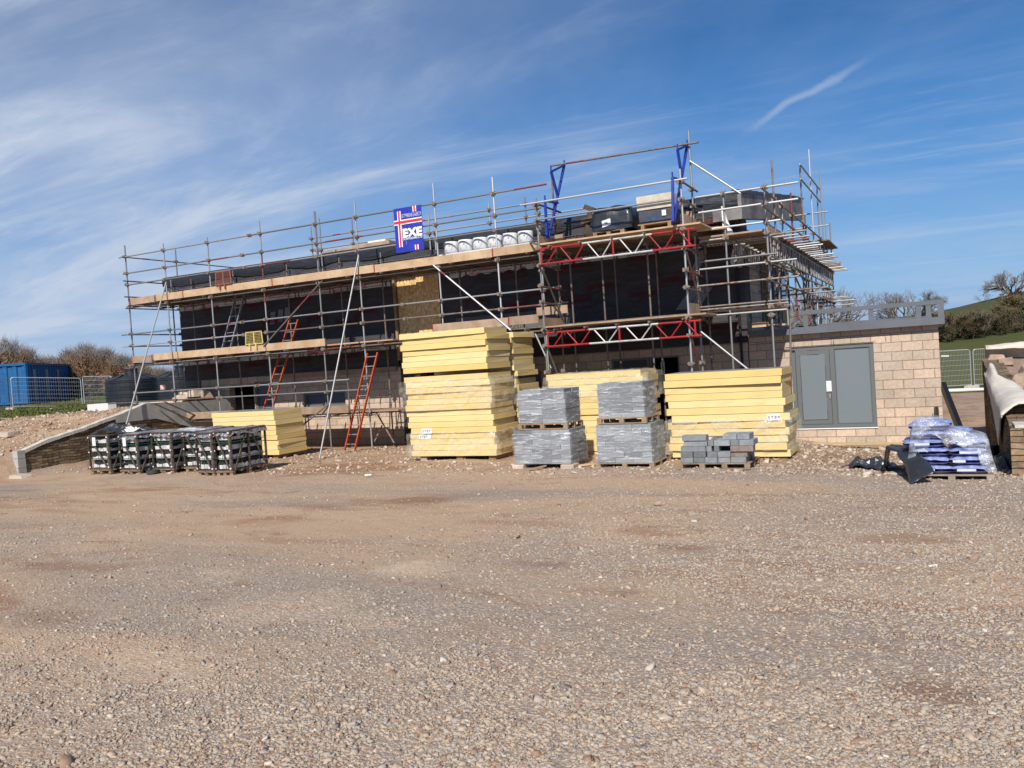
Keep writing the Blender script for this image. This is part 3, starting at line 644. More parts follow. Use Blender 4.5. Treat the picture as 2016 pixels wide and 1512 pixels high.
# chipboard in the tall opening
for x0, x1, y in ((-15.02, -14.27, 22.0), (-14.25, -13.44, 21.93)):
    mb = MB(); mb.box(x0, x1, y, y+.02, 2.9, 5.6); into(bld, mb.build('chipboard_panel', osb))
mb = MB(); mb.beam((-15.06, 21.92, 2.9), (-15.06, 21.92, 5.6), .07, .1); mb.beam((-14.9, 22.1, 4.75), (-14.35, 22.1, 4.15), .02, .02); into(bld, mb.build('timber_stud', timber))
# lettering printed on the membrane
word = text_mesh('protect', .30, .004, .002)
k = 0
for row, (z, rot) in enumerate(((5.45, 0), (5.08, 1), (4.48, 0), (4.10, 1), (3.36, 0), (2.98, 1))):
    x = -24.3+(row*.83 % 1.7)
    while x < -5.1:
        if not (-15.9 < x < -13.1) and not (z < 3.6 and x > -13 and row == 4):
            zz = z+.03*math.sin(x*2.1)
            put_text('protect', .30, (x+(.78 if rot else 0), 21.905, zz+(.2 if rot else 0)), lettering, bld, width=.78, bold=.004, flip=False, height=.20)
            o = bpy.context.scene.objects[-1] if False else COL.objects[-1]
            if rot: o.rotation_euler = (R(-90), 0, R(180)); o.rotation_euler = (R(90), R(180), 0); o.location.y = 21.90
            o.matrix_parent_inverse = Matrix.Translation(bld.location).inverted(); k += 1
        x += 2.02+.08*math.sin(x*5)
for o in [c for c in bld.children if c.name.startswith('lettering')]:
    mb = MB()
    p = o.location; s = -1 if abs(o.rotation_euler.y) > 1 else 1
    a, b = sorted((p.x-.05*s, p.x+.84*s)); c, d = sorted((p.z-.09*s, p.z+.25*s))
    for q in ((a, b, d-.012, d), (a, b, c, c+.012), (a, a+.012, c, d), (b-.012, b, c, d)): mb.box(q[0], q[1], 21.902, 21.906, q[2], q[3])
    into(bld, mb.build('printed_border', lettering))
_ = 0
# roof: mono pitch rising to the rear, black underlay drooping over the eaves
ZR = lambda y: 6.5+(y-21.4)*.128
mb = MB()
nx = 90; o0 = 0
xs = [-24.8+(20.6)*i/nx for i in range(nx+1)]
def sag(x): return .10*abs(math.sin(x*1.15+.6*math.sin(x*.7)))+.03*fbm(x, 0, 7, 2)
prof = []
for x in xs:
    s_ = sag(x)
    prof.append([(x, 33.2, ZR(33.2)), (x, 21.5, ZR(21.5)-.01), (x, 21.42, 6.46), (x, 21.40, 6.36-s_), (x, 21.43, 6.22-s_*1.2)])
for a in prof: mb.v += a
for i in range(nx):
    for j in range(4):
        a = i*5+j; mb.f.append((a, a+1, a+6, a+5)); mb.m.append(0)
into(bld, mb.build('roof', roofmem, smooth=True))
mb = MB(); sheet(mb, -24.78, -4.25, 5.98, 6.40, 21.47, .01); into(bld, mb.build('eaves_fascia', membrane))
mb = MB()
mb.box(-24.6, -4.3, 21.5, 21.9, 5.80, 5.98)
x = -24.5
while x < -4.4: mb.box(x, x+.035, 21.47, 21.5, 5.80, 5.97); x += .12
into(bld, mb.build('soffit_batten', mat('red brown batten', (.11, .045, .035), .85, c2=(.07, .03, .025), vscale=6)))
# gable verge fascia, rising
mb = MB(); Xv = -4.12
mb.add([(Xv, 21.45, 5.82), (Xv, 33.2, 7.22), (Xv, 33.2, ZR(33.2)-.02), (Xv, 21.45, 6.44)], [(0, 1, 2, 3)])
mb.add([(Xv, 21.45, 5.82), (Xg-.1, 21.45, 5.82), (Xg-.1, 33.2, 7.22), (Xv, 33.2, 7.22)], [(0, 1, 2, 3)])
mb.add([(Xv, 21.45, 5.82), (Xv, 21.45, 6.44), (Xg-.6, 21.45, 6.44), (Xg-.6, 21.45, 5.82)], [(0, 1, 2, 3)])
into(bld, mb.build('verge_fascia', mat('grey sheathing board', (.27, .25, .24), .8, c2=(.12, .11, .11), vscale=1.4, bump=.004, bscale=9)))
mb = MB()
for i in range(26):
    y = 21.5+i*.46; z = ZR(y); h = .06+.05*random.random()
    mb.add([(Xv-.3, y, z+.02), (Xv+.03, y, z-.05), (Xv+.05, y+.3, z+h), (Xv-.3, y+.5, z+.10+h)], [(0, 1, 2, 3)])
into(bld, mb.build('loose_underlay', roofmem))
mb = MB()
mb.add([(Xg-.02, 24.15, 3.3), (Xg-.02, 29.3, 3.3), (Xg-.02, 29.3, 5.2), (Xg-.02, 24.15, 5.2)], [(0, 1, 2, 3)]); into(bld, mb.build('glass_pane', glass))
mb = MB()
for y in (24.2, 24.9, 26.2, 27.6, 29.25): mb.box(Xg-.04, Xg+.04, y-.05, y+.05, 3.3, 5.2)
for z in (3.33, 5.17): mb.box(Xg-.035, Xg+.035, 24.15, 29.3, z-.04, z+.04)
into(bld, mb.build('window_frame', doorframe))
mb = MB()
for y in (24.45, 24.62): mb.beam((Xg+.08, y, 2.9), (Xg+.08, y, 5.6), .09, .09)
into(bld, mb.build('timber_post', timber))
# openings at ground level
def frame(mb, x0, x1, z0, z1, y, w_=.06, d=.08):
    mb.box(x0, x0+w_, y, y+d, z0, z1); mb.box(x1-w_, x1, y, y+d, z0, z1); mb.box(x0+w_, x1-w_, y, y+d, z1-w_, z1); mb.box(x0+w_, x1-w_, y, y+d, z0, z0+w_)
winp = mat('blue grey window film', (.05, .065, .09), .35, spec=.5, c2=(.07, .085, .11), vscale=2)
for (x0, x1, z0, z1, mull) in ((-21.3, -20.45, 1.0, 2.5, 0), (-19.12, -17.36, 1.55, 2.02, 1), (-12.6, -10.2, .9, 2.3, 1)):
    mb = MB(); frame(mb, x0, x1, z0, z1, 22.06)
    if mull: mb.box((x0+x1)/2-.03, (x0+x1)/2+.03, 22.06, 22.14, z0+.06, z1-.06)
    wf = into(bld, mb.build('window', doorframe)); mb = MB(); mb.box(x0+.06, x1-.06, 22.1, 22.11, z0+.06, z1-.06); p = mb.build('pane', winp); p.parent = wf
mb = MB(); frame(mb, -8.02, -6.95, .3, 2.5, 22.04); d_ = into(bld, mb.build('door', doorframe)); mb = MB(); mb.box(-7.96, -7.01, 22.07, 22.1, .36, 2.44); mb.build('door_leaf', mat('dark grey door leaf', (.06, .065, .07), .5), parent=d_)
mb = MB(); frame(mb, -6.93, -6.1, .3, 2.5, 22.04, .05); o = into(bld, mb.build('door', doorframe)); 
mb = MB(); mb.box(-6.62, -6.52, 22.03, 22.035, 2.0, 2.35); into(bld, mb.build('paper_sign', paper))
mb = MB(); mb.tube((-4.42, 21.9, .1), (-4.42, 21.9, 5.8), .035); into(bld, mb.build('downpipe', mat('black pipe', (.015, .015, .02), .5)))
mb = MB(); mb.box(-20.3, -15.2, 21.9, 21.96, 2.56, 2.72); into(bld, mb.build('timber_batten', board2))
# ------------------------------------------------------------------ annexe
ann = thing('annexe', 'single storey buff blockwork annexe with grey double door and grey steel roof rail', 'building', (-2, 22, 0))
AX0, AX1, AY1 = -4.25, .12, 29.5
DH = (-3.22, -1.30, .45, 2.50)
mb = MB(); wallgrid(mb, AX0, AX1, -.4, 2.9, [DH], 22, 22.22)
mb.add([(AX1, 22, -.4), (AX1, AY1, -.4), (AX1, AY1, 2.9), (AX1, 22, 2.9)], [(0, 1, 2, 3)])
into(ann, mb.build('wall', blockw, uv=True))
mb = MB(); mb.box(AX0, AX1+.02, 21.995, 22.0, 2.645, 2.655); mb.box(-3.35, -1.25, 21.993, 22.0, 2.51, 2.522)
for x in (-2.2, -1.02, -.1, .02): mb.box(x, x+.012, 21.992, 22.0, 2.5 if x < -.5 else .58, 2.62 if x < -.5 else .75)
into(ann, mb.build('mortar_cut', mat('dark joint', (.05, .035, .03), .9)))
mb = MB(); mb.box(-4.2, .26, 21.78, 29.6, 2.83, 3.0)          # roof slab edge channel
into(ann, mb.build('fascia', steelgrey))
mb = MB()
mb.box(-2.95, .26, 21.80, 21.86, 3.30, 3.40)
for x in (-2.85, -1.36, -.33, -.12): mb.box(x, x+.11, 21.81, 21.85, 3.0, 3.30)
mb.box(.13, .26, 21.79, 21.88, 3.0, 3.40); mb.box(.20, .26, 21.86, 29.6, 3.32, 3.40)
mb.box(-.18, -.02, 21.86, 22.1, 3.3, 3.38)
into(ann, mb.build('roof_rail', steelgrey))
mb = MB()
for x0, x1, y in ((-2.4, -1.7, 24), (-1.6, -.9, 24.2), (-.9, -.1, 24.6)): mb.box(x0, x1, y, y+.1, 2.99, 3.10)
mb.box(-3.9, .0, 28.6, 28.7, 3.12, 3.18)
into(ann, mb.build('roof_upstand', steelgrey))
mb = MB(); mb.box(-3.9, -3.3, 21.9, 22.6, 3.08, 3.13); mb.box(-4.1, -3.75, 21.8, 22.2, 3.08, 3.2); into(ann, mb.build('loose_board', board))
# door set
a, b, c, d = DH; y = 22.03
mb = MB(); frame(mb, a, b, c, d, y, .09, .1); mb.box(-2.31, -2.20, y+.002, y+.1, c+.09, d-.09)
df = into(ann, mb.build('door_frame', doorframe))
mb = MB(); frame(mb, a+.10, -2.32, c+.1, d-.1, y+.01, .10, .06); mb.box(a+.212, -2.432, y+.02, y+.05, c+.212, d-.212, 1)
dl = into(ann, mb.build('door', [doorframe, doorpanel]))
mb = MB(); mb.box(-2.42, -2.30, y-.02, y+.01, 1.36, 1.62, 0); o = mb.build('lock_cover', whitepl, parent=dl)
mb = MB(); mb.tube((-2.35, y-.03, 1.24), (-2.35, y+.01, 1.24), .02, 8); mb.box(-2.375, -2.325, y-.015, y+.01, 1.18, 1.30); mb.build('handle', alum, parent=dl)
mb = MB(); frame(mb, -2.195, b-.095, c+.095, d-.095, y+.025, .02, .05); mb.box(-2.175, b-.115, y+.035, y+.05, c+.115, d-.115, 1)
into(ann, mb.build('side_panel', [doorframe, doorpanel]))
mb = MB(); mb.box(a-.02, b+.02, 21.97, 22.13, c-.025, c); into(ann, mb.build('door_sill', whitepl))

# ------------------------------------------------------------------ scaffold kit
CP = MB()
CP.box(-.045, .045, -.045, .045, -.035, .035); CP.tube((-.07, -.02, .0), (.07, -.02, .0), .016, 6); CP.tube((0, -.05, -.04), (0, -.05, .05), .012, 6)
cpo = CP.build('coupler', coup); cpmesh = cpo.data; cpmesh.transform(Matrix.Scale(1.25, 4)); bpy.data.objects.remove(cpo)
def coupler(parent, p, base):
    o = bpy.data.objects.new('coupler', cpmesh); COL.objects.link(o); o.parent = parent; o.location = Vector(p)-Vector(base); o.rotation_euler.z = random.choice((0, R(90))); return o
def pole(par, name, p, q, m=None, r=.0242, lab=None):
    p = [float(t) for t in p]; q = [float(t) for t in q]
    m = m or random.choice((galv, galv, rusty, galv))
    mb = MB(); mb.tube(p, q, r, 10); o = mb.build(name, m, loc=p, smooth=False); o.parent = par
    o.matrix_parent_inverse = Matrix.Translation(par.location).inverted(); 
    if lab: o['label'] = lab
    return o
def standard(par, x, y, z0, z1, m=None, zs=(), lean=0.):
    o = pole(par, 'standard', (x, y, z0), (x+lean, y, z1), m)
    for z in zs:
        if z0 < z < z1: coupler(o, (x+lean*(z-z0)/(z1-z0), y-.03, z), (x, y, z0))
    return o
def plank(par, name, x0, x1, y0, y1, z0, z1, m, bands=True, axis=0):
    mb = MB(); mb.box(x0, x1, y0, y1, z0, z1)
    if bands:
        if axis == 0:
            mb.box(x0-.002, x0+.03, y0-.002, y1+.002, z0-.002, z1+.002, 1)
        else: mb.box(x0-.002, x1+.002, y0-.002, y0+.03, z0-.002, z1+.002, 1)
    o = mb.build(name, [m, endband]); return into(par, o)
sc = thing('scaffold', 'long steel tube scaffold with two boarded lifts along the front of the building', 'scaffold', (-17, 20, .3))
ZU, ZL, ZB = 5.47, 3.47, 1.42                # underside of toe boards: upper, lower, low deck
rails = (7.15, 6.57, 6.17, 5.38, 4.46, 4.05, 3.38, 2.41, 2.08, 1.34)
for (x, top, z0, m) in ((-24.85, 7.55, 1.7, galv), (-22.96, 7.38, None, galv), (-20.92, 7.33, None, galv), (-18.64, 7.55, None, galv), (-16.44, 7.55, None, galv),
                        (-14.92, 7.62, None, galv), (-12.19, 7.72, 3.75, bright), (-10.32, 7.6, None, bright)):
    zb = z0 if z0 else gh(x, 20)-.02
    standard(sc, x, 20, zb, top, m, [r_ for r_ in rails if not (x > -14 and r_ < 3)], -.02)
for (x, top) in ((-24.2, 6.35), (-23.2, 6.3), (-21.2, 6.35), (-18.82, 6.3), (-16.65, 6.28), (-15.05, 6.25), (-12.3, 6.2), (-10.45, 6.2), (-9.15, 6.2)):
    standard(sc, x, 21.28, gh(x, 21.3)-.02, top, rusty, (5.38, 3.38, 1.34))
for x in (-18.9, -15.9, -13.3, -11.4):       # tall inner uprights for the roof edge rails behind
    pass
R_ = [(-25.15, -8.75, 7.15), (-25.0, -8.95, 6.57), (-24.85, -8.95, 6.17), (-25.3, -8.55, 4.46), (-25.3, -8.35, 4.05), (-24.75, -15.55, 2.41), (-26.3, -14.8, 2.09)]
for x0, x1, z in R_:                          # rails are joined tubes
    x = x0; seg = random.uniform(5, 6.2)
    while x < x1-.4:
        xe = min(x+seg, x1); m = bright if (z == 4.05 and x < -24) else None
        o = pole(sc, 'guard_rail', (x, 19.955, z+(x+17)*.001), (xe, 19.955, z+(xe+17)*.001), m)
        if xe < x1: coupler(o, (xe, 19.94, z), (x, 19.955, z))
        x = xe-.02; seg = 6.2
for z, x0, x1 in ((ZU-.09, -25.0, -9.0), (ZL-.09, -25.2, -8.9), (ZB-.09, -23.5, -14.6)):
    for y in (20.045, 21.24):
        pole(sc, 'ledger', (x0, y, z), ((x0+x1)/2, y, z), None); pole(sc, 'ledger', ((x0+x1)/2, y, z), (x1, y, z), None)
    x = x0+.3
    while x < x1:
        pole(sc, 'transom', (x, 19.72+random.uniform(0, .12), z+.05), (x, 21.5, z+.05), rusty); x += 1.18
# decks and toe boards
def deck(par, x0, x1, z, y0=20.03, n=5, m=board3, name='deck_board', L_=3.9):
    for i in range(n):
        x = x0-(i % 2)*1.3
        while x < x1:
            a, b = max(x, x0), min(x+L_, x1)
            if b-a > .2: plank(par, name, a, b-.01, y0+i*.235, y0+i*.235+.225, z, z+.038, m, False)
            x += L_
deck(sc, -24.75, -4.4, ZU, L_=7.8, n=7); deck(sc, -24.75, -14.2, ZL, L_=7.8, n=7); deck(sc, -12.6, -4.4, ZL, L_=3.9, n=7); deck(sc, -23.3, -15.5, ZB, L_=7.8)
def toes(par, x0, x1, z, y=19.92, h=.225, first=None, L_=3.9, m=board, z1=None):
    x = x0; first = first or L_
    while x < x1-.1:
        b = min(x+first, x1); first = L_
        zz = z+random.uniform(-.008, .008)
        plank(par, 'toe_board', x, b-.012, y, y+.038, zz, zz+h, m, True); x = b
toes(sc, -24.72, -23.5, ZU-.02, m=board2, first=2); toes(sc, -23.45, -9.1, ZU, first=1.3)
toes(sc, -24.85, -23.85, ZL-.03, m=board2, first=2); toes(sc, -23.8, -16.33, ZL, first=1.2)
toes(sc, -12.5, -9.2, ZL+.12, m=board2, first=2.4); toes(sc, -23.3, -20.2, ZB, m=board2, first=3.4); toes(sc, -17.7, -15.62, ZB, m=board2)
plank(sc, 'toe_board', -9.24, -8.36, 19.90, 19.93, 3.78, 3.99, board2, False)
plank(sc, 'deck_board', -16.3, -13.9, 19.98, 20.2, ZL, ZL+.038, board, False); plank(sc, 'deck_board', -15.6, -13.9, 20.0, 21.1, ZB, ZB+.038, board2, False)
# braces and rakers
def pt(px, py, Y): return tuple(at(px, py, Y))
_a = at(327, 556, 19.93); _b = atX(248, 838, -22.15); _k = (_a[2]-.42)/(_a[2]-_b[2]); pole(sc, 'brace', tuple(_a), tuple(_a+(_b-_a)*_k), bright, lab='long pale raking tube at the left end of the scaffold')
pole(sc, 'brace', pt(706, 503, 19.93), tuple(atz(629, 903, .33)), galv, lab='long raking tube from the top lift down to the ground')
pole(sc, 'brace', pt(634, 553, 19.9), pt(519, 682, 19.9), rusty)
pole(sc, 'brace', pt(853, 522, 19.9), pt(1007, 651, 19.9), bright, lab='pale diagonal tube right of the chipboard panels')
pole(sc, 'brace', pt(650, 793, 19.9), pt(596, 837, 19.6), rusty)
pole(sc, 'brace', pt(741, 812, 20.6), pt(776, 872, 20.6), rusty); pole(sc, 'brace', pt(752, 838, 21), pt(738, 868, 20.3), galv)
pole(sc, 'brace', pt(1005, 652, 19.8), pt(1014, 640, 19.8), rusty)
# left return round the end of the building
XL = -24.83
for y, z0, z1 in ((22.17, 1.6, 7.6), (23.9, 1.7, 6.9), (26.2, 1.7, 6.9), (28.6, 1.7, 6.9)): standard(sc, XL-.03, y, z0, z1, galv, rails[:7])
for z in (7.13, 6.30, 5.75, 5.35, 4.44, 4.03, 3.36):
    pole(sc, 'guard_rail', (XL, 19.8, z), (XL, 25.5, z), galv); pole(sc, 'guard_rail', (XL, 25.5, z), (XL, 30.5, z), rusty)
# roof edge protection seen above the roof from behind
for z in (7.0, 7.42): pole(sc, 'guard_rail', (-20.0, 24.0, z+.15), (-9.3, 24.0, z+.15), galv)
for x in (-19.95, -18.1, -15.6, -12.6, -11.3): standard(sc, x, 24.0, 6.7, 7.8 if x > -18 else 8.0, galv, (7.15, 7.57))
for (px0, py0, px1, py1) in ((620, 416, 630, 520), (628, 430, 641, 510), (843, 422, 848, 507), (855, 442, 857, 470)):
    q = at(px0, py0, 21.3); standard(sc, q[0], 21.3, 5.5, q[2], galv, (6.6,))

# ------------------------------------------------------------------ loading bay
lb = thing('loading_bay', 'projecting scaffold loading bay with red and white lattice beams and blue swing gate frames', 'scaffold', (-6.8, 19.4, .3))
XA, XB = -8.6, -4.98
for x, y, z1, m in ((XA, 18.92, 6.62, galv), (XB+.02, 18.92, 6.75, bright), (XA, 20, 7.3, rusty), (XB, 20, 7.85, galv), (XA-.45, 20, 6.7, galv)):
    standard(lb, x, y, gh(x, y)-.02, z1, m, (6.45, 6.05, 5.38, 4.95, 4.45, 4.05, 3.35, 2.95, 2.3, 1.5))
for x in (-7.38, -6.18, -8.25): standard(lb, x, 20, gh(x, 20), 5.35, rusty, (5.3, 3.3))
for x in (-7.5, -6.35, -5.06): standard(lb, x, 21.3, gh(x, 21.3), 6.15, rusty, (5.3, 3.3))
def lattice(par, x0, x1, y, z0, z1, name='lattice_beam'):
    w_ = x1-x0; c1_, c2_ = x0+w_*.29, x0+w_*.74
    mb = MB()
    for z in (z0, z1):
        mb.tube((x0, y, z), (c1_, y, z)); mb.tube((c1_, y, z), (c2_, y, z), mi=1); mb.tube((c2_, y, z), (x1, y, z))
    for x in (x0+.02, x0+w_*.49, x1-.15): mb.tube((x, y, z0), (x, y, z1))
    def dg(c, a, b, up): mb.tube((a, y, z0 if up else z1), (b, y, z1 if up else z0), .016, 6, mi=c)
    u = w_/13.5; x = x0+u*.6
    for i, c in enumerate((0, 0, 0, 1, 1, 1, 1, 0, 0, 0)):
        gap = .25*u
        dg(c, x, x+u, i % 2 == 0); x += u+gap+(.35*u if i in (4,) else 0)
    o = into(par, mb.build(name, [redp, whtp])); o['label'] = 'red and white lattice beam along the bay front'; return o
lattice(lb, XA+.06, -4.68, 18.84, 4.97, 5.35); lattice(lb, XA+.09, -4.66, 18.84, 2.93, 3.27)
for z, m in ((5.45, board), (3.40, board2)):
    for i in range(5): plank(lb, 'deck_board', XA+.05, -4.55, 18.86+i*.235, 18.86+i*.235+.225, z, z+.038, m, False)
    plank(lb, 'toe_board', XA-.02, XA+.02, 18.9, 20.0, z+.04, z+.26, board2, False); plank(lb, 'toe_board', -4.99, -4.95, 19.0, 20.1, z+.04, z+.3, board2, False)
for z in (5.38, 3.33):
    for i in range(5): pole(lb, 'transom', (XA+.35+i*.8, 18.7, z), (XA+.35+i*.8, 21.2, z), rusty)
for x in (XA, XB):
    for z in (6.47, 6.05, 4.95, 4.42, 4.02, 3.37, 2.93): pole(lb, 'transom', (x+.04, 18.72, z), (x+.04, 20.35, z-.02), rusty)
    pole(lb, 'brace', (x+.06, 18.9, 4.85), (x+.06, 20.1, 3.5), rusty); pole(lb, 'brace', (x+.06, 18.9, 2.9), (x+.06, 20.1, 1.3), rusty)
pole(lb, 'guard_rail', (-8.95, 18.72, 6.47), (-4.75, 18.72, 6.47), bright); pole(lb, 'guard_rail', (-8.5, 18.76, 6.06), (-5.1, 18.76, 6.06), galv)
pole(lb, 'guard_rail', pt(1083, 327, 19.9), pt(1375, 280, 19.9), rusty); pole(lb, 'brace', pt(1358, 317, 19.92), pt(1458, 381, 19.92), bright)
pole(lb, 'brace', pt(1380, 653, 19.0), pt(1480, 733, 19.0), galv); pole(lb, 'brace', pt(1053, 655, 20.1), pt(1085, 725, 20.1), galv)
pole(lb, 'guard_rail', pt(1043, 476, 19.9), pt(1068, 485, 19.0), rusty)
def gate(X, pts):
    P = [tuple(atX(px, py, X)) for px, py in pts]; mb = MB()
    for i, j in ((0, 2), (1, 3), (0, 1), (4, 5), (5, 3), (4, 6)): mb.beam(P[i], P[j], .06, .045)
    for i in (0, 1, 4): mb.beam(P[i], (P[i][0], P[i][1], P[i][2]+.13), .03, .03)
    o = into(lb, mb.build('gate_frame', bluep)); o['label'] = 'blue Y shaped swing gate frame'
gate(XA+.1, [(1085, 338), (1111, 325), (1098, 386), (1080, 468), (1073, 395), (1077, 468), (1098, 400)])
gate(XB-.1, [(1334, 295), (1353, 286), (1343, 354), (1327, 436), (1324, 350), (1325, 436), (1345, 356)])
# right hand part to the corner
rt = thing('scaffold', 'scaffold corner and gable return with silver lattice beams right of the loading bay', 'scaffold', (-3.3, 20, .2))
standard(rt, -3.30, 20, .1, 6.35, galv, (6.24, 5.87, 5.44, 5.2, 4.51, 4.13, 3.5, 3.3))
standard(rt, -4.25, 20, .25, 6.3, galv, (6.24, 5.2)); pole(rt, 'standard', (-3.05, 20.1, .1), (-2.9, 20.1, 3.4), rusty)
for (x0, x1, z, m) in ((-4.9, -2.55, 6.24, bright), (-4.85, -2.57, 5.87, bright), (-4.85, -2.98, 5.45, bright), (-4.85, -4.2, 5.19, galv), (-4.9, -3.1, 4.7, galv), (-4.9, -2.67, 4.52, bright),
                       (-4.95, -2.65, 4.13, rusty), (-4.95, -2.9, 3.55, rusty), (-4.95, -2.95, 3.40, galv), (-4.95, -2.9, 3.62, rusty)): pole(rt, 'guard_rail', (x0, 19.955, z), (x1, 19.955, z), m)
for i in range(5): plank(rt, 'deck_board', -4.9, -3.35, 20.02+i*.235, 20.02+i*.235+.225, 5.26, 5.30, board2, False); plank(rt, 'deck_board', -4.9, -3.1, 20.02+i*.235, 20.02+i*.235+.225, 3.47, 3.51, board2, False)
plank(rt, 'toe_board', -4.95, -4.2, 19.94, 19.98, 5.42, 5.48, board, True)
XR = -3.3
for (x, y, z0, z1, m) in ((XR, 21.25, 3.08, 7.1, rusty), (XR, 22.4, 3.08, 6.3, galv), (XR, 24.15, 3.08, 6.75, galv), (XR, 26.4, 3.08, 7.95, rusty), (XR, 26.9, 3.08, 6.5, rusty), (XR, 28.8, 3.08, 8.85, bright), (XR, 30.5, .1, 7.95, galv),
                          (XR, 31.65, .1, 8.75, galv), (XR, 32.65, .1, 7.4, bright), (XR, 34.1, .1, 7.1, galv), (-4.0, 23.0, 3.08, 5.3, rusty), (-4.0, 25.4, 3.08, 5.3, rusty), (-4.0, 31.2, .1, 5.3, rusty), (-4.0, 33.6, .1, 5.3, rusty)):
    standard(rt, x, y, z0, z1, m, (6.13, 5.73, 5.2, 4.5, 4.05, 3.6))
for z in (6.13, 5.73, 4.5, 4.08): pole(rt, 'guard_rail', (XR+.04, 19.3, z), (XR+.04, 26, z), rusty); pole(rt, 'guard_rail', (XR+.04, 26, z), (XR+.04, 34.2, z), galv)
for z in (7.88, 7.45): pole(rt, 'guard_rail', (XR+.04, 26.1, z), (XR+.04, 31, z), galv)
for z in (3.95, 4.2): pole(rt, 'guard_rail', (XR-.6, 33.9, z), (XR+.7, 33.9, z), galv)
pole(rt, 'guard_rail', (-4.2, 29.6, 6.9), (-2.9, 29.6, 6.9), galv); pole(rt, 'guard_rail', (-4.2, 29.6, 6.45), (-2.9, 29.6, 6.45), galv)
beamm = mat('dull aluminium', (.42, .41, .39), .5, .3, c2=(.22, .20, .18), vscale=5)
def alu_beam(x, y0, y1, z0, z1):
    mb = MB()
    for z in (z0, z1): mb.tube((x, y0, z), (x, y1, z), .024, 8)
    y = y0+.08; i = 0
    while y < y1-.3:
        mb.tube((x, y, z0 if i % 2 else z1), (x, y+(.16 if i % 2 else .10), z1 if i % 2 else z0), .017, 6); y += .30; i += 1
    o = into(rt, mb.build('lattice_beam', beamm)); o['label'] = 'silver lattice beam running back along the gable'
alu_beam(XR+.03, 20.1, 27, 4.68, 5.14); alu_beam(XR+.03, 27.05, 34, 4.68, 5.14); alu_beam(-4.15, 20.4, 27, 4.68, 5.14)
alu_beam(XR+.03, 30, 34.2, 4.15, 4.5)
y = 20.5
while y < 33.8:
    zt = 5.2; pole(rt, 'transom', (-4.4, y, zt), (XR+.55+.25*random.random(), y, zt+.01), random.choice((rusty, galv, bright))); y += .56
for y in (24.2, 26.4, 30.4, 33.2, 33.9): pole(rt, 'transom', (-4.2, y, 4.08), (XR+.8, y, 4.08), random.choice((rusty, galv)))
plank(rt, 'toe_board', XR-.06, XR-.02, 20.2, 26.9, 5.26, 5.47, board, False, 1); plank(rt, 'toe_board', XR-.06, XR-.02, 26.95, 33.9, 5.26, 5.47, board2, False, 1)
for i in range(4): plank(rt, 'deck_board', -4.1+i*.235, -4.1+i*.235+.225, 21.3, 33.8, 5.22, 5.26, board2, False, 1)
for i in range(4): plank(rt, 'deck_board', -4.0+i*.25, -4.0+i*.25+.23, 30.5, 33.6, 6.05, 6.09, board3, False, 1)
pole(rt, 'brace', (XR-.05, 22.6, 5.1), (XR-.05, 28.8, 3.1), galv); pole(rt, 'brace', (XR-.05, 24.2, 5.1), (XR-.05, 30.1, 3.1), galv)
mb = MB(); mb.add([(-4.5, 20.9, 5.4), (-4.22, 20.9, 5.35), (-4.36, 20.88, 5.75), (-4.46, 20.9, 6.1), (-4.51, 20.92, 6.12)], [(0, 1, 2, 3, 4)])
settag(mb.build('torn_sheet', whitepl), 'curled white scrap of sheet standing on the corner deck', 'sheet')

# ------------------------------------------------------------------ banner
bn = thing('banner', 'blue scaffolding banner with red and white cross and phone number', 'banner', (-13, 19.9, 5.95))
X0, X1, Z0, Z1 = -13.50, -12.56, 5.92, 7.17; W_, H_ = X1-X0, Z1-Z0; YB = 19.86
mb = MB(); sheet(mb, X0, X1, Z0, Z1, YB+.012, .002, .2); into(bn, mb.build('cloth', bannerb))
def strip(name, x0, x1, z0, z1, y, m):
    mb = MB(); mb.box(X0+x0*W_, X0+x1*W_, y-.002, y, Z0+z0*H_, Z0+z1*H_); into(bn, mb.build(name, m))
strip('cross_border', .13, .26, .12, .93, YB, textw); strip('cross_border', 0, 1, .62, .73, YB-.0025, textw)
strip('cross_bar', .165, .225, .115, .935, YB-.005, textr); strip('cross_bar', 0, 1, .645, .705, YB-.0075, textr)
strip('cross_border', .69, .82, .87, 1.0, YB, textw); strip('cross_bar', .725, .785, .86, 1.0, YB-.0025, textr)
strip('cross_border', .69, .82, .02, .13, YB, textw); strip('cross_bar', .725, .785, .01, .13, YB-.0025, textr)
for s, sz, x, z, wd, hh, bd in (('07980656821', .2, .29, .765, .69, .085, -.004), ('EXE', .5, .29, .33, .69, .205, .028), ('SCAFFOLDING LTD', .2, .30, .265, .68, .048, .003)):
    o = put_text(s, sz, (X0+x*W_, YB-.01, Z0+z*H_), textw, bn, width=wd*W_, bold=bd, height=hh*H_); o.matrix_parent_inverse = Matrix.Translation(bn.location).inverted()

# ------------------------------------------------------------------ ladders and gates
def ladder(p, q, wdt, label, m, n, rung=alum, name='ladder', rail=(.035, .07)):
    """p, q: foot and head centre line; rails spread along X"""
    p, q = Vector(p), Vector(q); t = thing(name, label, 'ladder', tuple(p), 'ladders on the scaffold')
    ax = Vector((1, 0, 0))*wdt/2
    for s in (-1, 1):
        mb = MB(); mb.beam(p+ax*s, q+ax*s, rail[0], rail[1], up=(0, -1, 0)); into(t, mb.build('stile', m))
    for i in range(n):
        c = p.lerp(q, (i+.6)/n); mb = MB(); mb.tube(c-ax, c+ax, .016, 6); into(t, mb.build('rung', rung))
    return t
a0 = (at(684, 885, 19.55)+at(704, 879, 19.6))/2; a1 = (at(717, 697, 19.75)+at(731, 697, 19.75))/2
ladder((-15.32, 19.45, .36), (-14.55, 19.85, 3.15), .36, 'orange ladder standing on the ground to the right of the long raking tube', orange, 10)
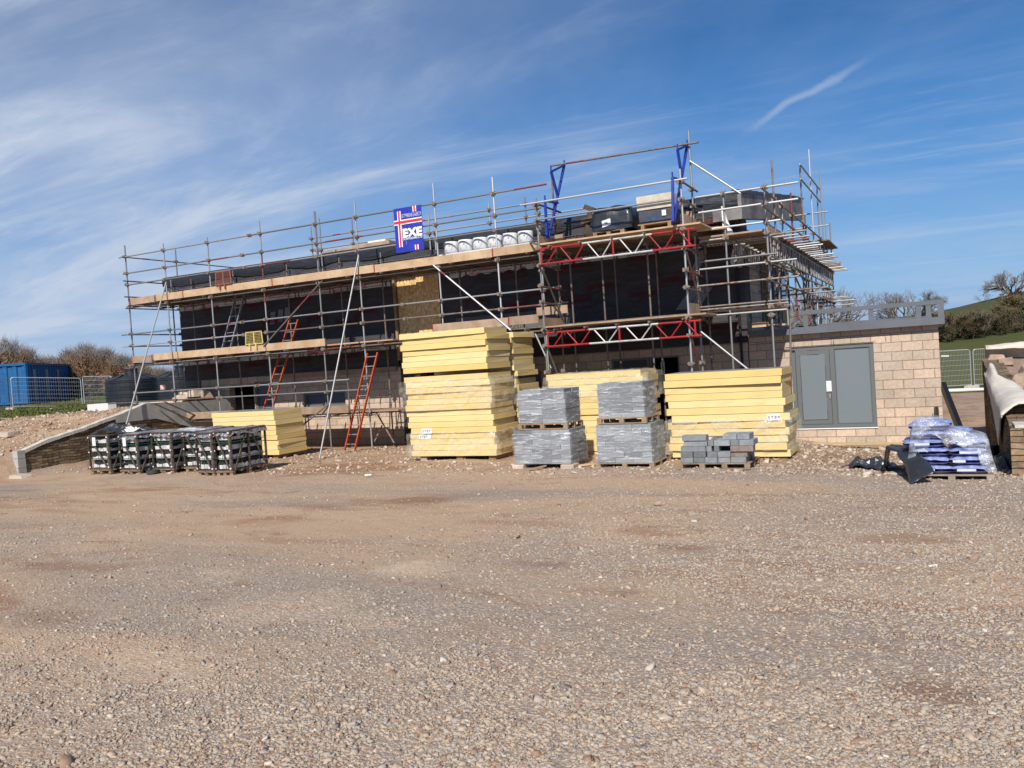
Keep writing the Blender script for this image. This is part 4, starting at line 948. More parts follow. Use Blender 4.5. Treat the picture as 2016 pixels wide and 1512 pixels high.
ladder((-19.25, 20.35, 1.5), (-18.25, 20.8, 4.42), .36, 'orange ladder rising from the low deck through the lower lift boards', orange, 11)
ladder((-21.15, 20.6, 3.5), (-20.45, 20.9, 5.7), .38, 'aluminium ladder leaning against the membrane wall under the upper lift', alum, 8)
def mesh_gate(name, label, x0, x1, z0, z1, y, m):
    t = thing(name, label, 'gate', ((x0+x1)/2, y, z0)); mb = MB(); 
    for a, b in (((x0, z0), (x0+.03, z1)), ((x0+.03, z1), (x1-.03, z1)), ((x1-.03, z1), (x1, z0)), ((x0, z0), (x1, z0)), (((x0+x1)/2, z0), ((x0+x1)/2, z1))): mb.tube((a[0], y, a[1]), (b[0], y, b[1]), .017, 6)
    into(t, mb.build('frame', m)); mb = MB()
    n = 13
    for i in range(1, n): x = x0+(x1-x0)*i/n; mb.tube((x, y, z0), (x, y, z1), .004, 4)
    for i in range(1, 8): z = z0+(z1-z0)*i/8; mb.tube((x0, y, z), (x1, y, z), .004, 4)
    into(t, mb.build('wire_mesh', m)); mb = MB()
    for x in (x0+.15, x1-.3): mb.box(x, x+.04, y-.03, y+.02, z0-.16, z0+.03)
    into(t, mb.build('hook', m)); return t
mesh_gate('ladder_gate', 'yellow mesh ladder guard gate on the lower lift', -19.48, -18.76, 3.72, 4.10, 19.88, yell)
mesh_gate('ladder_gate', 'brown framed ladder gate on the upper lift', -20.58, -19.9, 5.72, 6.13, 19.88, brownp)
mb = MB(); mb.tube((-24.0, 20.4, 3.51), (-24.0, 20.4, 3.62), .19, 16); mb.tube((-24.0, 20.4, 3.62), (-24.0, 20.4, 3.64), .21, 16); settag(mb.build('bucket_lid', mat('black rubber', (.015, .015, .015), .6)), 'round black rubber lid lying at the left end of the lower lift', 'lid')

# ------------------------------------------------------------------ goods on the scaffold
def pallet(par, x0, x1, y0, y1, z, h=.13, m=palletw, name='pallet', nb=3):
    mb = MB(); n = 6; 
    for i in range(n):
        a = y0+(y1-y0)*i/n; mb.box(x0, x1, a, a+(y1-y0)/n*.72, z+h-.02, z+h)
    for i in range(3):
        a = y0+(y1-y0-.09)*i/2; mb.box(x0, x1, a, a+.09, z, z+.02)
        for j in range(nb): b = x0+(x1-x0-.1)*j/(nb-1); mb.box(b, b+.1, a, a+.09, z+.02, z+h-.02)
    o = mb.build(name, m)
    return into(par, o) if par is not None else o
def roll(x, z, lab):
    mb = MB(); r = .215; n = 20; vs = []; L_ = .60
    prof = [(0, .0), (.05, .19), (.10, .215), (.50, .215), (.56, .20), (.60, .0)]
    for (h, rr) in prof:
        for i in range(n):
            a = 2*math.pi*i/n; vs.append((x+rr*math.cos(a)*(1+.02*math.sin(3*a+x)), 20.75+rr*math.sin(a), z+h*.62))
    fs = [(j*n+i, j*n+(i+1) % n, (j+1)*n+(i+1) % n, (j+1)*n+i) for j in range(len(prof)-1) for i in range(n)]
    mb.add(vs, fs); t = thing('insulation_roll', lab, 'roll', (x, 20.75, z), 'white wrapped rolls on the upper lift')
    into(t, mb.build('wrapping', rollm, smooth=True)); mb = MB()
    for dx, dz in ((-.05, .10), (.06, .22)):
        mb.tube((x+dx, 20.75-.213, z+dz), (x+dx, 20.75-.219, z+dz), .022, 12)
    for k in range(3): mb.beam((x-.15+k*.12, 20.75-.19, z+.06), (x-.06+k*.12, 20.75-.20, z+.3), .005, .004)
    into(t, mb.build('printed_mark', mat('grey print', (.35, .36, .4), .7)))
ords = ['leftmost, next to the banner side', 'second from the left', 'third from the left', 'third from the right', 'second from the right', 'rightmost, nearest the loading bay']
for i, x in enumerate((-12.2, -11.72, -11.24, -10.77, -10.3, -9.82)): roll(x, 5.81, 'white wrapped roll on the upper lift, '+ords[i])
mb = MB(); mb.box(-12.5, -9.6, 20.52, 20.98, 5.51, 5.81); settag(mb.build('insulation_slab', rollm), 'white wrapped slab hidden under the row of rolls behind the toe board', 'slab')
mb = MB(); mb.box(-18.4, -15.6, 22.6, 23.4, 6.72, 6.80); mb.box(-17.2, -15.7, 22.7, 23.3, 6.80, 6.86); settag(mb.build('board_stack', board2), 'thin stack of brown boards lying on the roof edge left of the banner', 'boards')
mb = MB(); mb.box(-16.6, -15.9, 22.8, 23.2, 6.86, 6.93); settag(mb.build('white_offcut', whitepl), 'white offcut lying on the brown boards on the roof', 'offcut')
t = thing('wrapped_pallet', 'black film wrapped load on a pallet with white label on the loading bay', 'pallet', (-6.8, 19.5, 5.49))
pallet(t, -7.25, -6.45, 19.15, 19.95, 5.49, .13)
def blob(mb, x0, x1, y0, y1, z0, z1, n=10, amp=.03, mi=0, top=.8, sd=0.):
    vs = []; rings = 7
    for j in range(rings+1):
        t_ = j/rings; k = 1-.12*max(0, (t_-top)/(1-top+1e-6))**2*2
        for i in range(n*4):
            u = i/(n*4)*4; s_ = int(u); f = u-s_
            cx, cy = [(f, 0), (1, f), (1-f, 1), (0, 1-f)][s_]
            cx = .5+(cx-.5)*k; cy = .5+(cy-.5)*k; x = x0+(x1-x0)*cx; y = y0+(y1-y0)*cy; z = z0+(z1-z0)*t_
            d = amp*fbm(x*3+sd, z*3, y*3, 1.)
            vs.append((x+d*(1 if cx > .5 else -1), y+d*(1 if cy > .5 else -1), z+(amp*.8*fbm(x, y, 3+sd, 4) if j == rings else 0)))
    m_ = n*4; o = len(mb.v); fs = [(j*m_+i, j*m_+(i+1) % m_, (j+1)*m_+(i+1) % m_, (j+1)*m_+i) for j in range(rings) for i in range(m_)]
    fs.append(tuple(rings*m_+i for i in range(m_))); mb.add(vs, fs, mi)
mb = MB(); blob(mb, -7.25, -6.25, 19.15, 20.0, 5.63, 6.2, 8, .05, 0, .6); into(t, mb.build('wrapped_load', blackpl, smooth=True))
mb = MB(); mb.add([(-6.98, 19.11, 5.70), (-6.76, 19.11, 5.75), (-6.77, 19.11, 5.90), (-6.99, 19.11, 5.86)], [(0, 1, 2, 3)]); lb_ = into(t, mb.build('paper_label', paper))
mb = MB(); mb.box(-6.92, -6.84, 19.10, 19.108, 5.77, 5.82); mb.build('printed_text', ink, parent=lb_)
mb = MB(); mb.beam((-7.55, 19.4, 5.6), (-7.42, 19.5, 6.2), .14, .10); mb.beam((-7.55, 19.5, 6.34), (-7.28, 19.5, 6.2), .13, .12); mb.beam((-7.62, 19.4, 5.95), (-7.3, 19.4, 6.0), .16, .12); settag(mb.build('timber_offcuts', mat('tarred timber', (.03, .025, .022), .7, c2=(.12, .08, .05), vscale=5)), 'dark rough timber offcuts leaning at the left of the black wrapped pallet', 'timber')
t = thing('crate', 'cream and blue crate on timber bearers at the right end of the loading bay', 'crate', (-5.75, 19.5, 5.49))
mb = MB(); mb.box(-6.12, -5.25, 19.2, 19.95, 5.99, 6.32); into(t, mb.build('cream_lid', cream))
mb = MB(); blob(mb, -6.08, -5.3, 19.22, 19.93, 5.68, 6.02, 6, .02); into(t, mb.build('blue_body', bluebox))
mb = MB()
for x in (-6.05, -5.4): mb.box(x, x+.08, 19.2, 19.95, 5.49, 5.64)
mb.box(-6.12, -5.3, 19.2, 19.95, 5.64, 5.68); into(t, mb.build('bearer', timber))
mb = MB(); mb.box(-5.52, -5.42, 19.195, 19.2, 5.80, 5.93); into(t, mb.build('paper_label', paper))
for (x0, x1, z1) in ((-8.5, -8.28, 5.78), (-8.2, -7.95, 5.66), (-5.2, -4.95, 5.9)):
    mb = MB(); mb.box(x0, x1, 19.7, 19.76, 5.49, z1); settag(mb.build('spare_board', board2), {-8.5: 'upright board end at the left corner of the loading bay', -8.2: 'short board end right of the left bay corner', -5.2: 'upright board end at the right corner of the loading bay'}[x0], 'board')

# ------------------------------------------------------------------ insulation stacks
ORD = ['top', 'second', 'third', 'fourth', 'fifth', 'sixth', 'seventh', 'eighth', 'ninth', 'tenth', 'eleventh', 'twelfth', 'thirteenth', 'fourteenth', 'fifteenth', 'sixteenth', 'seventeenth', 'eighteenth', 'nineteenth', 'twentieth', 'twenty first', 'twenty second', 'twenty third']
def foam(x0, y0, z, label, grp, L_=2.4, W_=1.2, th=.141, rot=0., sag_=0.):
    mb = MB(); n = 10; lo, hi = [], []
    for i in range(n+1):
        u = i/n; dz = -sag_*(1-(2*u-1)**2)+sag_
        for yy in (0, W_): lo.append((L_*u-L_/2, yy, dz*0+.0)); hi.append((L_*u-L_/2, yy, th))
    vs = lo+hi; o = len(lo); fs, mi = [], []
    for i in range(n):
        a, b, c, d = 2*i, 2*i+2, 2*i+3, 2*i+1
        fs += [(a, d, c, b), (a+o, b+o, c+o, d+o), (a, b, b+o, a+o), (d, d+o, c+o, c)]; mi += [1, 1, 0, 0]
    fs += [(0, o, o+1, 1), (2*n, 2*n+1, 2*n+1+o, 2*n+o)]; mi += [0, 0]
    # slightly battered corners
    r_ = random.Random(int(abs(x0*1000+z*777)))
    vs = [(a+r_.uniform(-.006, .006), b+r_.uniform(-.006, .006), c) for a, b, c in vs]
    mb.v = [(a, b, c) for a, b, c in vs]; mb.f = fs; mb.m = mi
    ob = mb.build('insulation_board', [pir, facing]); ob.location = (x0+L_/2, y0, z); ob.rotation_euler.z = rot
    b_ = ob.modifiers.new('bevel', 'BEVEL'); b_.width = .006; b_.segments = 2; b_.limit_method = 'ANGLE'
    settag(ob, label, 'board', grp); return ob
def stack(where, grp, x0, x1, y, z0, n, th, jit, rots=.01, gaps={}, W_=1.2, seed=1, L_=2.4):
    r_ = random.Random(seed); z = z0; obs = []
    for i in range(n):
        t_ = i/max(1, n-1); x = x0+(x1-x0)*t_+r_.uniform(-jit, jit); z += gaps.get(i, 0)
        k = n-1-i
        nm = 'lowest' if k == n-1 else ORD[k]
        lab = ('topmost' if k == 0 else nm)+' yellow insulation board of the '+where if k in (0, n-1) else nm+' yellow insulation board from the top of the '+where
        obs.append(foam(x, y+r_.uniform(-jit*.7, jit*.7), z, lab, grp, th=th-.003, rot=r_.uniform(-rots, rots), W_=W_, L_=L_)); z += th
    return obs, z
S2, _ = stack('tallest stack', 'yellow boards of the tallest stack', -11.72, -11.88, 17.35, G(-10.6, 17.9)+.10, 21, .1415, .055, .020, {14: .09}, seed=3)
stack('stack behind the tallest one', 'yellow boards of the stack behind the tallest one', -11.78, -11.88, 18.85, .35, 21, .141, .05, .02, {13: .06}, seed=5)
S3, _ = stack('stack behind the wrapped grey blocks', 'yellow boards of the stack behind the grey blocks', -8.36, -8.44, 18.5, .22, 14, .1445, .05, .012, {}, seed=9)
S4, _ = stack('stack left of the annexe door', 'yellow boards of the stack by the annexe door', -5.03, -5.08, 17.2, .36, 12, .148, .075, .016, {}, seed=12)
S1, _ = stack('low stack by the slate crates', 'yellow boards of the low stack at the left', -19.1, -19.18, 18.0, .42, 9, .141, .03, .012, {}, seed=15)
for ob, (dx, wd) in ((S2[4], (.32, .30)), (S2[3], (.26, .36)), (S4[5], (1.95, .26)),):
    y0 = -.012; z0, z1 = .0, .125
    mb = MB(); mb.box(dx-1.2, dx-1.2+wd, y0-.003, y0, z0, z1); p = mb.build('paper_label', paper, parent=ob)
    mb = MB()
    for k in range(4): mb.box(dx-1.2+.03+k*.06, dx-1.2+.06+k*.065, y0-.006, y0-.0035, .03+.02*(k % 2), .09)
    q = mb.build('printed_text', ink); q.parent = p
def timber_bearers(x0, x1, y0, y1, z, label):
    t = thing('bearer_blocks', label, 'bearers', ((x0+x1)/2, (y0+y1)/2, z-.1), 'low blocks under the yellow stacks')
    for x in (x0+.15, (x0+x1)/2, x1-.3):
        mb = MB(); mb.box(x, x+.18, y0+.08, y1-.1, z-.12, z-.002); into(t, mb.build('bearer', palest if x == x0+.15 else timber))
timber_bearers(-11.7, -9.3, 17.35, 18.5, G(-10.6, 17.9)+.10, 'low blocks holding the tallest yellow stack off the ground')
timber_bearers(-5.0, -2.6, 17.2, 18.4, .36, 'low blocks under the yellow stack by the annexe door')
timber_bearers(-8.36, -6, 18.5, 19.7, .22, 'low blocks under the yellow stack behind the grey blocks')
timber_bearers(-19.1, -16.7, 18.0, 19.2, .42, 'low blocks under the low yellow stack at the left')
def wrap_shell(name, x0, x1, y0, y1, z0, z1, m, label, cat, amp=.02, par=None, sd=0.):
    mb = MB(); blob(mb, x0, x1, y0, y1, z0, z1, 9, amp, 0, .85, sd); mb.f.pop(); mb.m.pop()
    o = mb.build(name, m, smooth=True)
    if par is None: settag(o, label, cat)
    else: into(par, o)
    return o
wrap_shell('plastic_wrap', -11.84, -9.22, 17.28, 18.62, .45, 1.08, filmy, 'clear plastic wrap round the lowest boards of the tallest yellow stack', 'wrap', .035, sd=1)
wrap_shell('plastic_wrap', -11.93, -9.30, 17.28, 18.62, 1.55, 2.38, filmy, 'loose clear plastic round the middle boards of the tallest yellow stack', 'wrap', .035, sd=4)
wrap_shell('plastic_wrap', -5.14, -2.56, 17.12, 18.46, .5, 1.25, filmy, 'clear plastic wrap round the lower boards of the stack by the annexe door', 'wrap', .03, sd=7)
wrap_shell('plastic_wrap', -8.5, -5.9, 18.43, 19.78, 1.6, 2.27, filmy, 'clear plastic wrap round the upper boards of the stack behind the grey blocks', 'wrap', .02, sd=9)

# ------------------------------------------------------------------ grey block packs
def block_pack(x0, x1, y0, y1, z0, z1, nrow, label, on_pallet=True, seed=1, ncol=3):
    r_ = random.Random(seed); t = thing('block_pack', label, 'block pack', ((x0+x1)/2, (y0+y1)/2, z0))
    zb = z0
    if on_pallet: pallet(t, x0-.04, x1+.04, y0-.03, y1+.03, z0, .125); zb = z0+.125
    h = (z1-zb)/nrow; w_ = (x1-x0)/ncol
    for j in range(nrow):
        ys = [y0, (y0+y1)/2] 
        for yi, y in enumerate(ys):
            dpt = (y1-y0)/2
            cols = [(x0+i*w_, w_) for i in range(ncol)] if (j+yi) % 2 == 0 or yi else [(x0, w_/2)]+[(x0+w_/2+i*w_, w_) for i in range(ncol-1)]+[(x1-w_/2, w_/2)]
            if yi == 1 and 0 < j < nrow-1: cols = [cols[-1], cols[0]]
            for (a, wd) in cols:
                if False: continue
                dy = r_.uniform(-.012, .012); mb = MB(); dx = r_.uniform(-.006, .006)
                mb.box(a+.002+dx, a+wd-.003+dx, y+dy, y+dpt-.004+dy, zb+j*h, zb+(j+1)*h-.003); into(t, mb.build('block', greyblk))
    wrap_shell('stretch_film', x0-.02, x1+.02, y0-.025, y1+.025, zb+.01, z1+.02, film, '', '', .016, t, seed)
    return t
gz = G(-7.5, 16.4)
block_pack(-8.17, -6.86, 16.0, 16.9, .40, 1.13, 7, 'lower left pack of film wrapped grey blocks resting on two pale stones', False, 3)
block_pack(-8.02, -6.93, 16.03, 16.85, 1.135, 1.98, 7, 'upper left pack of film wrapped grey blocks on a pallet', True, 5, 2)
block_pack(-6.26, -5.10, 16.0, 16.95, gz-.02, 1.2, 7, 'lower right pack of film wrapped grey blocks on a pallet', True, 7)
block_pack(-6.2, -5.22, 16.05, 16.85, 1.21, 2.04, 7, 'upper right pack of film wrapped grey blocks on a pallet', True, 9, 2)
for x, lab, w_ in ((-8.22, 'pale stone under the left corner of the lower left block pack', .27), (-7.08, 'pale stone under the right corner of the lower left block pack', .3)):
    mb = MB(); mb.box(x, x+w_, 15.92, 16.25, gz-.03, .395); settag(mb.build('support_stone', palest, bev=.015), lab, 'stone')
mb = MB(); mb.box(-7.6, -7.2, 16.6, 16.9, gz-.02, .395); settag(mb.build('support_stone', palest), 'stone under the rear of the lower left block pack', 'stone')
mb = MB(); mb.beam((-7.68, 15.6, gz+.02), (-7.45, 16.0, gz+.05), .05, .03); settag(mb.build('wood_offcut', board2), 'short wooden offcut on the ground under the lower left block pack', 'offcut')
mb = MB(); mb.beam((-6.85, 16.2, gz+.02), (-6.45, 16.5, gz+.03), .12, .03); settag(mb.build('wood_offcut', board), 'pale wooden offcut between the two grey block packs', 'offcut')
# loose blocks on an open pallet
PZ = G(-3.8, 15.9)
t = thing('pallet', 'grey weathered open pallet carrying loose grey blocks', 'pallet', (-3.77, 15.9, PZ)); pallet(t, -4.45, -3.1, 15.5, 16.5, PZ-.01, .12, nb=4)
def zx(v): return -4.43+(v-330)/800*1.31
rows = [[(355, 500), (503, 636), (640, 782), (785, 925), (930, 1100)], [(355, 498), (508, 650), (665, 780), (785, 930), (932, 1120)], [(360, 652), (660, 720), (745, 805), (935, 1190)],
        [(398, 672), (680, 745), (750, 930), (935, 1030), (1035, 1195)], [(385, 668), (842, 1000), (1003, 1140)]]
posn = ['bottom row', 'second row', 'third row', 'fourth row', 'top row']; cn = ['first', 'second', 'third', 'fourth', 'fifth']
brownblk = mat('brown stained block', (.20, .14, .11), .9, c2=(.27, .24, .22), vscale=8)
for j, rw in enumerate(rows):
    for i, (a, b) in enumerate(rw):
        y0 = 15.52+random.uniform(-.01, .03)+(.1 if (j, i) in ((4, 1), (4, 2)) else 0); z = PZ+.113+j*.105
        dep = .43 if b-a < 200 else .215
        mb = MB(); mb.box(zx(a), zx(b)-.004, y0, y0+dep, z, z+.101)
        o = mb.build('concrete_block', brownblk if (j, i) in ((2, 3), (1, 4)) else greyblk, bev=.004)
        settag(o, 'loose grey block on the open pallet, front face, %s, %s from the left' % (posn[j], cn[i]), 'block', 'loose blocks on the open pallet')
for j in range(4):
    for i, x in enumerate((-4.35, -3.9, -3.45)):
        if (j == 3 and i == 0) or (j > 1 and i == 2 and False): continue
        mb = MB(); z = PZ+.113+j*.105; mb.box(x, x+.43-(.12 if i == 2 else 0), 16.0, 16.21, z, z+.101)
        settag(mb.build('concrete_block', greyblk, bev=.004), 'loose grey block on the open pallet, back course, %s, %s from the left' % (posn[j], cn[i]), 'block', 'loose blocks on the open pallet')

# ------------------------------------------------------------------ slate crates
def crate(px, py, Wd, Dp, H_, rz, label, top='cover', seed=1):
    r_ = random.Random(seed); b = atz(px, py, .40); gz_ = G(b[0]+.3, b[1]+.4)
    t = thing('slate_crate', label, 'crate', (b[0], b[1], gz_), 'slate crates on pallets', rz)
    def loc(o): o.parent = t; return o
    # pallet
    mb = MB()
    for i in range(3):
        x = (Wd-.09)*i/2; mb.box(x, x+.09, -.03, Dp+.03, 0, .02)
        for k in range(3): y = (Dp-.1)*k/2; mb.box(x, x+.09, y, y+.1, .02, .10)
    for i in range(5): y = -.03+(Dp-.03)*i/4; mb.box(-.03, Wd+.03, y, y+.09, .10, .125)
    loc(mb.build('pallet', palletw))
    z0, z1 = .125, H_
    mb = MB()
    for x in (0, Wd):
        for y in (0, Dp/2 if x else 0, Dp): mb.beam((x, y, z0), (x, y, z1), .045, .035)
    mb.beam((Wd*.97, -.02, z0), (Wd*.97, -.02, z1), .05, .03)
    for z in (z0+.02, z1): 
        mb.beam((0, 0, z), (Wd, 0, z), .03, .03); mb.beam((Wd, 0, z), (Wd, Dp, z), .03, .03); mb.beam((0, 0, z), (0, Dp, z), .03, .03); mb.beam((0, Dp, z), (Wd, Dp, z), .03, .03)
    mb.beam((.04, -.02, z1), (Wd-.05, -.02, z0), .03, .03); mb.beam((Wd+.02, .06, z0), (Wd+.02, Dp*.46, z1), .03, .03); mb.beam((Wd+.02, Dp*.54, z1), (Wd+.02, Dp-.04, z0), .03, .03)
    loc(mb.build('steel_frame', crpost))
    mb = MB()
    for z in (.36, .62): pass
    for z in (z0+(z1-z0)*.33, z0+(z1-z0)*.72): mb.path([(0, -.035, z), (Wd+.035, -.035, z), (Wd+.035, Dp, z)], .009, 5)
    for y in (Dp*.25, Dp*.75): mb.tube((Wd+.035, y, z0), (Wd+.035, y, z1), .006, 5)
    mb.tube((Wd*.5, -.035, z0), (Wd*.5, -.035, z1), .006, 5)
    loc(mb.build('wire_mesh', crwire))
    n = 4; h = (z1-z0-.04)/n
    for j in range(n):
        zb = z0+.03+j*h; mb = MB(); x = .05
        # thin slates on edge in two layers: bright fronts, near-black fill painting the shade of the gaps
        y = .04
        for (ax, L_) in ((0, Wd-.1), (1, Dp-.1)):
            u = 0
            while u < L_-.03:
                wdt = r_.uniform(.05, .16); wdt = min(wdt, L_-u); d = r_.uniform(0, .03)
                if ax == 0: mb.box(.05+u, .05+u+wdt-.004, .03+d, Dp*.3, zb+.02, zb+h*.50+r_.uniform(-.03, .02), 0)
                else: mb.box(Wd*.6, Wd-.03-d, .05+u, .05+u+wdt-.004, zb+.02, zb+h*.50+r_.uniform(-.03, .02), 0)
                u += wdt
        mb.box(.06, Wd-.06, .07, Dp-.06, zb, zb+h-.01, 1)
        loc(mb.build('slate_layer', [slate, slategap]))
    if top == 'cover':
        mb = MB(); nn = 9; o0 = 0
        for j in range(nn+1):
            for i in range(nn+1):
                u, v = i/nn, j/nn; x = -.05+(Wd+.1)*u; y = -.05+(Dp+.1)*v
                z = z1+.025+.03*fbm(x, y, seed, 4); e = min(u, v, 1-u)
                if e < .02: z -= .10+.06*r_.random()
                mb.v.append((x, y, z))
        for j in range(nn):
            for i in range(nn): a = j*(nn+1)+i; mb.f.append((a, a+1, a+nn+2, a+nn+1)); mb.m.append(0)
        loc(mb.build('plastic_cover', mat('crumpled grey film', (.13, .12, .13), .3, spec=.7, c2=(.30, .29, .30), vscale=6, bump=.03, bscale=12), smooth=False))
    mb = MB()
    for z in (z0+.05, (z0+z1)/2, z1-.06): mb.box(Wd*.97-.025, Wd*.97+.02, -.045, -.036, z, z+.03); mb.box(-.015, .02, -.03, -.022, z, z+.03)
    loc(mb.build('white_clip', whitepl))
    return t
W6 = .66
crate(180, 932, .74, 1.15, 1.02, R(2), 'leftmost slate crate, with paper label and loose black sheet beside its top', None, 1)
crate(240, 930, .70, 1.15, 1.05, R(-1), 'slate crate second from the left, with a paper tag on its corner', 'cover', 2)
crate(304, 928, .70, 1.15, 1.07, R(1), 'slate crate third from the left', 'cover', 3)
crate(366, 925, .62, 1.15, 1.05, R(3), 'slate crate fourth from the left, half hidden, with pale film over its top corner', 'cover', 4)
crate(391, 934, .58, 1.15, 1.05, R(-4), 'slate crate second from the right, with crumpled clear film at its top front', 'cover', 5)
crate(427, 934, .48, 1.24, 1.08, R(4), 'rightmost slate crate, long side and green wire mesh in full view', 'cover', 6)
for px, py, lab in ((190, 856, 'a'), (252, 852, 'b')):
    c = [o for o in bpy.data.objects if o.name.startswith('slate_crate')][0 if lab == 'a' else 1]
    mb = MB(); mb.box(.2, .32, -.06, -.052, .76, .98); o = mb.build('paper_tag', paper); o.parent = c
def cloth(name, label, cat, cx, cy, cz, sx, sy, h, m, seed, n=16, rz=0., edge=0.):
    mb = MB(); ca, sa = math.cos(rz), math.sin(rz)
    for j in range(n+1):
        for i in range(n+1):
            u, v = i/n*2-1, j/n*2-1; rr = 1+.18*fbm(u, v, seed, 1.2)
            x, y = u*sx*rr, v*sy*rr; z = h*(.5+.5*fbm(u*1.4, v*1.4, seed+3, 1.1, 5)*2)*max(0, 1-(u*u+v*v)*.55)+.02*abs(fbm(u, v, seed, 6))
            mb.v.append((cx+x*ca-y*sa, cy+x*sa+y*ca, cz+max(.004, z)))
    for j in range(n):
        for i in range(n): a = j*(n+1)+i; mb.f.append((a, a+1, a+n+2, a+n+1)); mb.m.append(0)
    o = mb.build(name, m, smooth=False); o.modifiers.new('thick', 'SOLIDIFY').thickness = .006
    return settag(o, label, cat)
c = atz(245, 843, 1.3)
cloth('plastic_sheet', 'crumpled black plastic sheet heaped on the left slate crates', 'sheet', -20.0, 15.6, 1.38, .75, .5, .28, blackpl, 3)
cloth('white_bag', 'small crumpled white bag lying on the black sheet above the slate crates', 'bag', -19.4, 15.4, 1.42, .28, .2, .14, mat('white bag', (.7, .68, .62), .6, bump=.02, bscale=14), 6, 10)
cloth('plastic_sheet', 'crumpled clear film hanging over the right slate crates', 'sheet', -16.6, 14.9, 1.43, .4, .3, .10, filmw, 11)

mb = MB(); mb.tube((-17.95, 14.75, .38), (-17.95, 14.75, .46), .16, 14); settag(mb.build('grey_reel', mat('dark grey plastic', (.05, .055, .06), .5)), 'flat dark reel on the ground between the second and third slate crates', 'reel')

# ------------------------------------------------------------------ left wing wall, tanks, container, fence
lw = thing('stone_wall', 'brown thin bedded stone wing wall sloping up at the left with pale mortar capping', 'wall', (WALLX, 16, .4))
tops = [(14.30, 1.12), (15.4, 1.38), (16.4, 1.58), (17.45, 1.84), (18.4, 2.08)]
mb = MB(); ys = [14.3+i*.2 for i in range(36)]
def wt(y): return min(interp(y, [(14.3, 1.0), (16.4, 1.47), (18.4, 1.86), (18.9, 1.78), (21.5, 1.72)]), 1.86)
for i, y in enumerate(ys): mb.v += [(WALLX+.02*fbm(y, 0, 0, 2), y, gh(-22, y)-.3), (WALLX+.02*fbm(y, 1, 0, 2), y, wt(y)), (WALLX-.3, y, wt(y)), (WALLX-.3, y, 0)]
for i in range(len(ys)-1):
    for k in range(3): a = i*4+k; mb.f.append((a, a+4, a+5, a+1)); mb.m.append(0)
mb.f.append((0, 1, 2, 3)); mb.m.append(0)
into(lw, mb.build('stone_face', stonew, uv=True))
mb = MB(); pr_ = []
for i, y in enumerate(ys[:22]):
    zt = interp(y, tops)+.05*fbm(y, 0, 4, 1.7); mb.v += [(WALLX+.03, y, zt-.09), (WALLX+.03, y, zt), (WALLX-.16, y, zt+.01), (WALLX-.16, y, zt-.09)]
for i in range(21):
    for k in range(3): a = i*4+k; mb.f.append((a, a+4, a+5, a+1)); mb.m.append(0)
mb.f.append((0, 1, 2, 3)); mb.m.append(0); into(lw, mb.build('mortar_capping', render_))
mb = MB(); mb.box(WALLX-.22, WALLX+.05, 14.06, 14.29, .2, .60); mb.box(WALLX-.21, WALLX+.04, 14.07, 14.29, .61, .86); mb.box(WALLX-.20, WALLX+.03, 14.08, 14.29, .87, 1.08); into(lw, mb.build('end_block', conc))
mb = MB(); mb.v = [(WALLX+.035, 17.2, 1.55), (WALLX+.035, 18.7, 1.55), (WALLX+.035, 21.9, .6), (WALLX+.035, 21.9, 1.98), (WALLX+.035, 18.4, 2.03), (WALLX+.035, 17.2, 1.75)]; mb.f = [(0, 1, 2, 3, 4, 5)]; mb.m = [0]
into(lw, mb.build('bare_block_face', conc))
for (a, b) in ((18.55, 19.6), (19.0, 20.1)):
    mb = MB(); mb.beam((WALLX+.15, a, 2.05), (WALLX+.45, b, 1.45), .09, .03); settag(mb.build('leaning_strip', crpost), ('near' if a < 18.8 else 'far')+' dark steel strip leaning on the bare end of the left wall', 'strip')
back = thing('retaining_wall', 'grey concrete retaining wall beside the left end of the building', 'wall', (-23.5, 21.4, .5))
mb = MB(); mb.box(-27.0, -23.9, 21.6, 21.85, .0, 1.98); mb.add([(-23.88, 21.6, .0), (-22.5, 20.6, .0), (-22.5, 20.6, 1.2), (-23.1, 21.0, 2.25), (-23.88, 21.6, 2.35)], [(0, 1, 2, 3, 4)]); into(back, mb.build('concrete_face', conc))
mb = MB(); mb.box(-27.0, -24.2, 21.5, 21.9, 1.98, 2.06); into(back, mb.build('capping', render_))
spots = [(383, 770, .20), (372, 776, .2), (362, 779, .22), (392, 769, .18), (400, 772, .2), (352, 783, .2), (376, 783, .25), (389, 779, .22), (340, 790, .16), (366, 766, .2), (395, 765, .18)]
for i, (px, py, s_) in enumerate(spots):
    p = at(px, py, 20.9+.06*i); mb = MB(); rr = random.Random(i); z0 = p[2]-.1
    mb.add([(p[0]+rr.uniform(.7, 1.3)*s_*a, p[1]+rr.uniform(.7, 1.2)*s_*b, z0+rr.uniform(.7, 1.2)*s_*c) for a, b, c in ((-1, -1, -.5), (1, -1, -.5), (1, 1, -.5), (-1, 1, -.5), (-.8, -.8, .6), (.8, -.8, .6), (.8, .8, .6), (-.8, .8, .6))],
           [(0,3,2,1),(4,5,6,7),(0,1,5,4),(1,2,6,5),(2,3,7,6),(3,0,4,7)])
    settag(mb.build('rubble_lump', palest), 'pale rubble lump in the heap on the retaining wall left of the building', 'rubble', 'rubble lumps on the retaining wall')
def heap(x0, x1, y0, y1, z0, z1, name):
    pass
mb = MB(); mb.add([(-24.4, 20.9, 1.9), (-22.6, 20.5, 1.2), (-22.3, 22, 1.3), (-24.4, 22, 1.9), (-23.3, 21.3, 2.3)], [(0, 1, 4), (1, 2, 4), (2, 3, 4), (3, 0, 4)]); into(back, mb.build('earth_fill', rubblem))
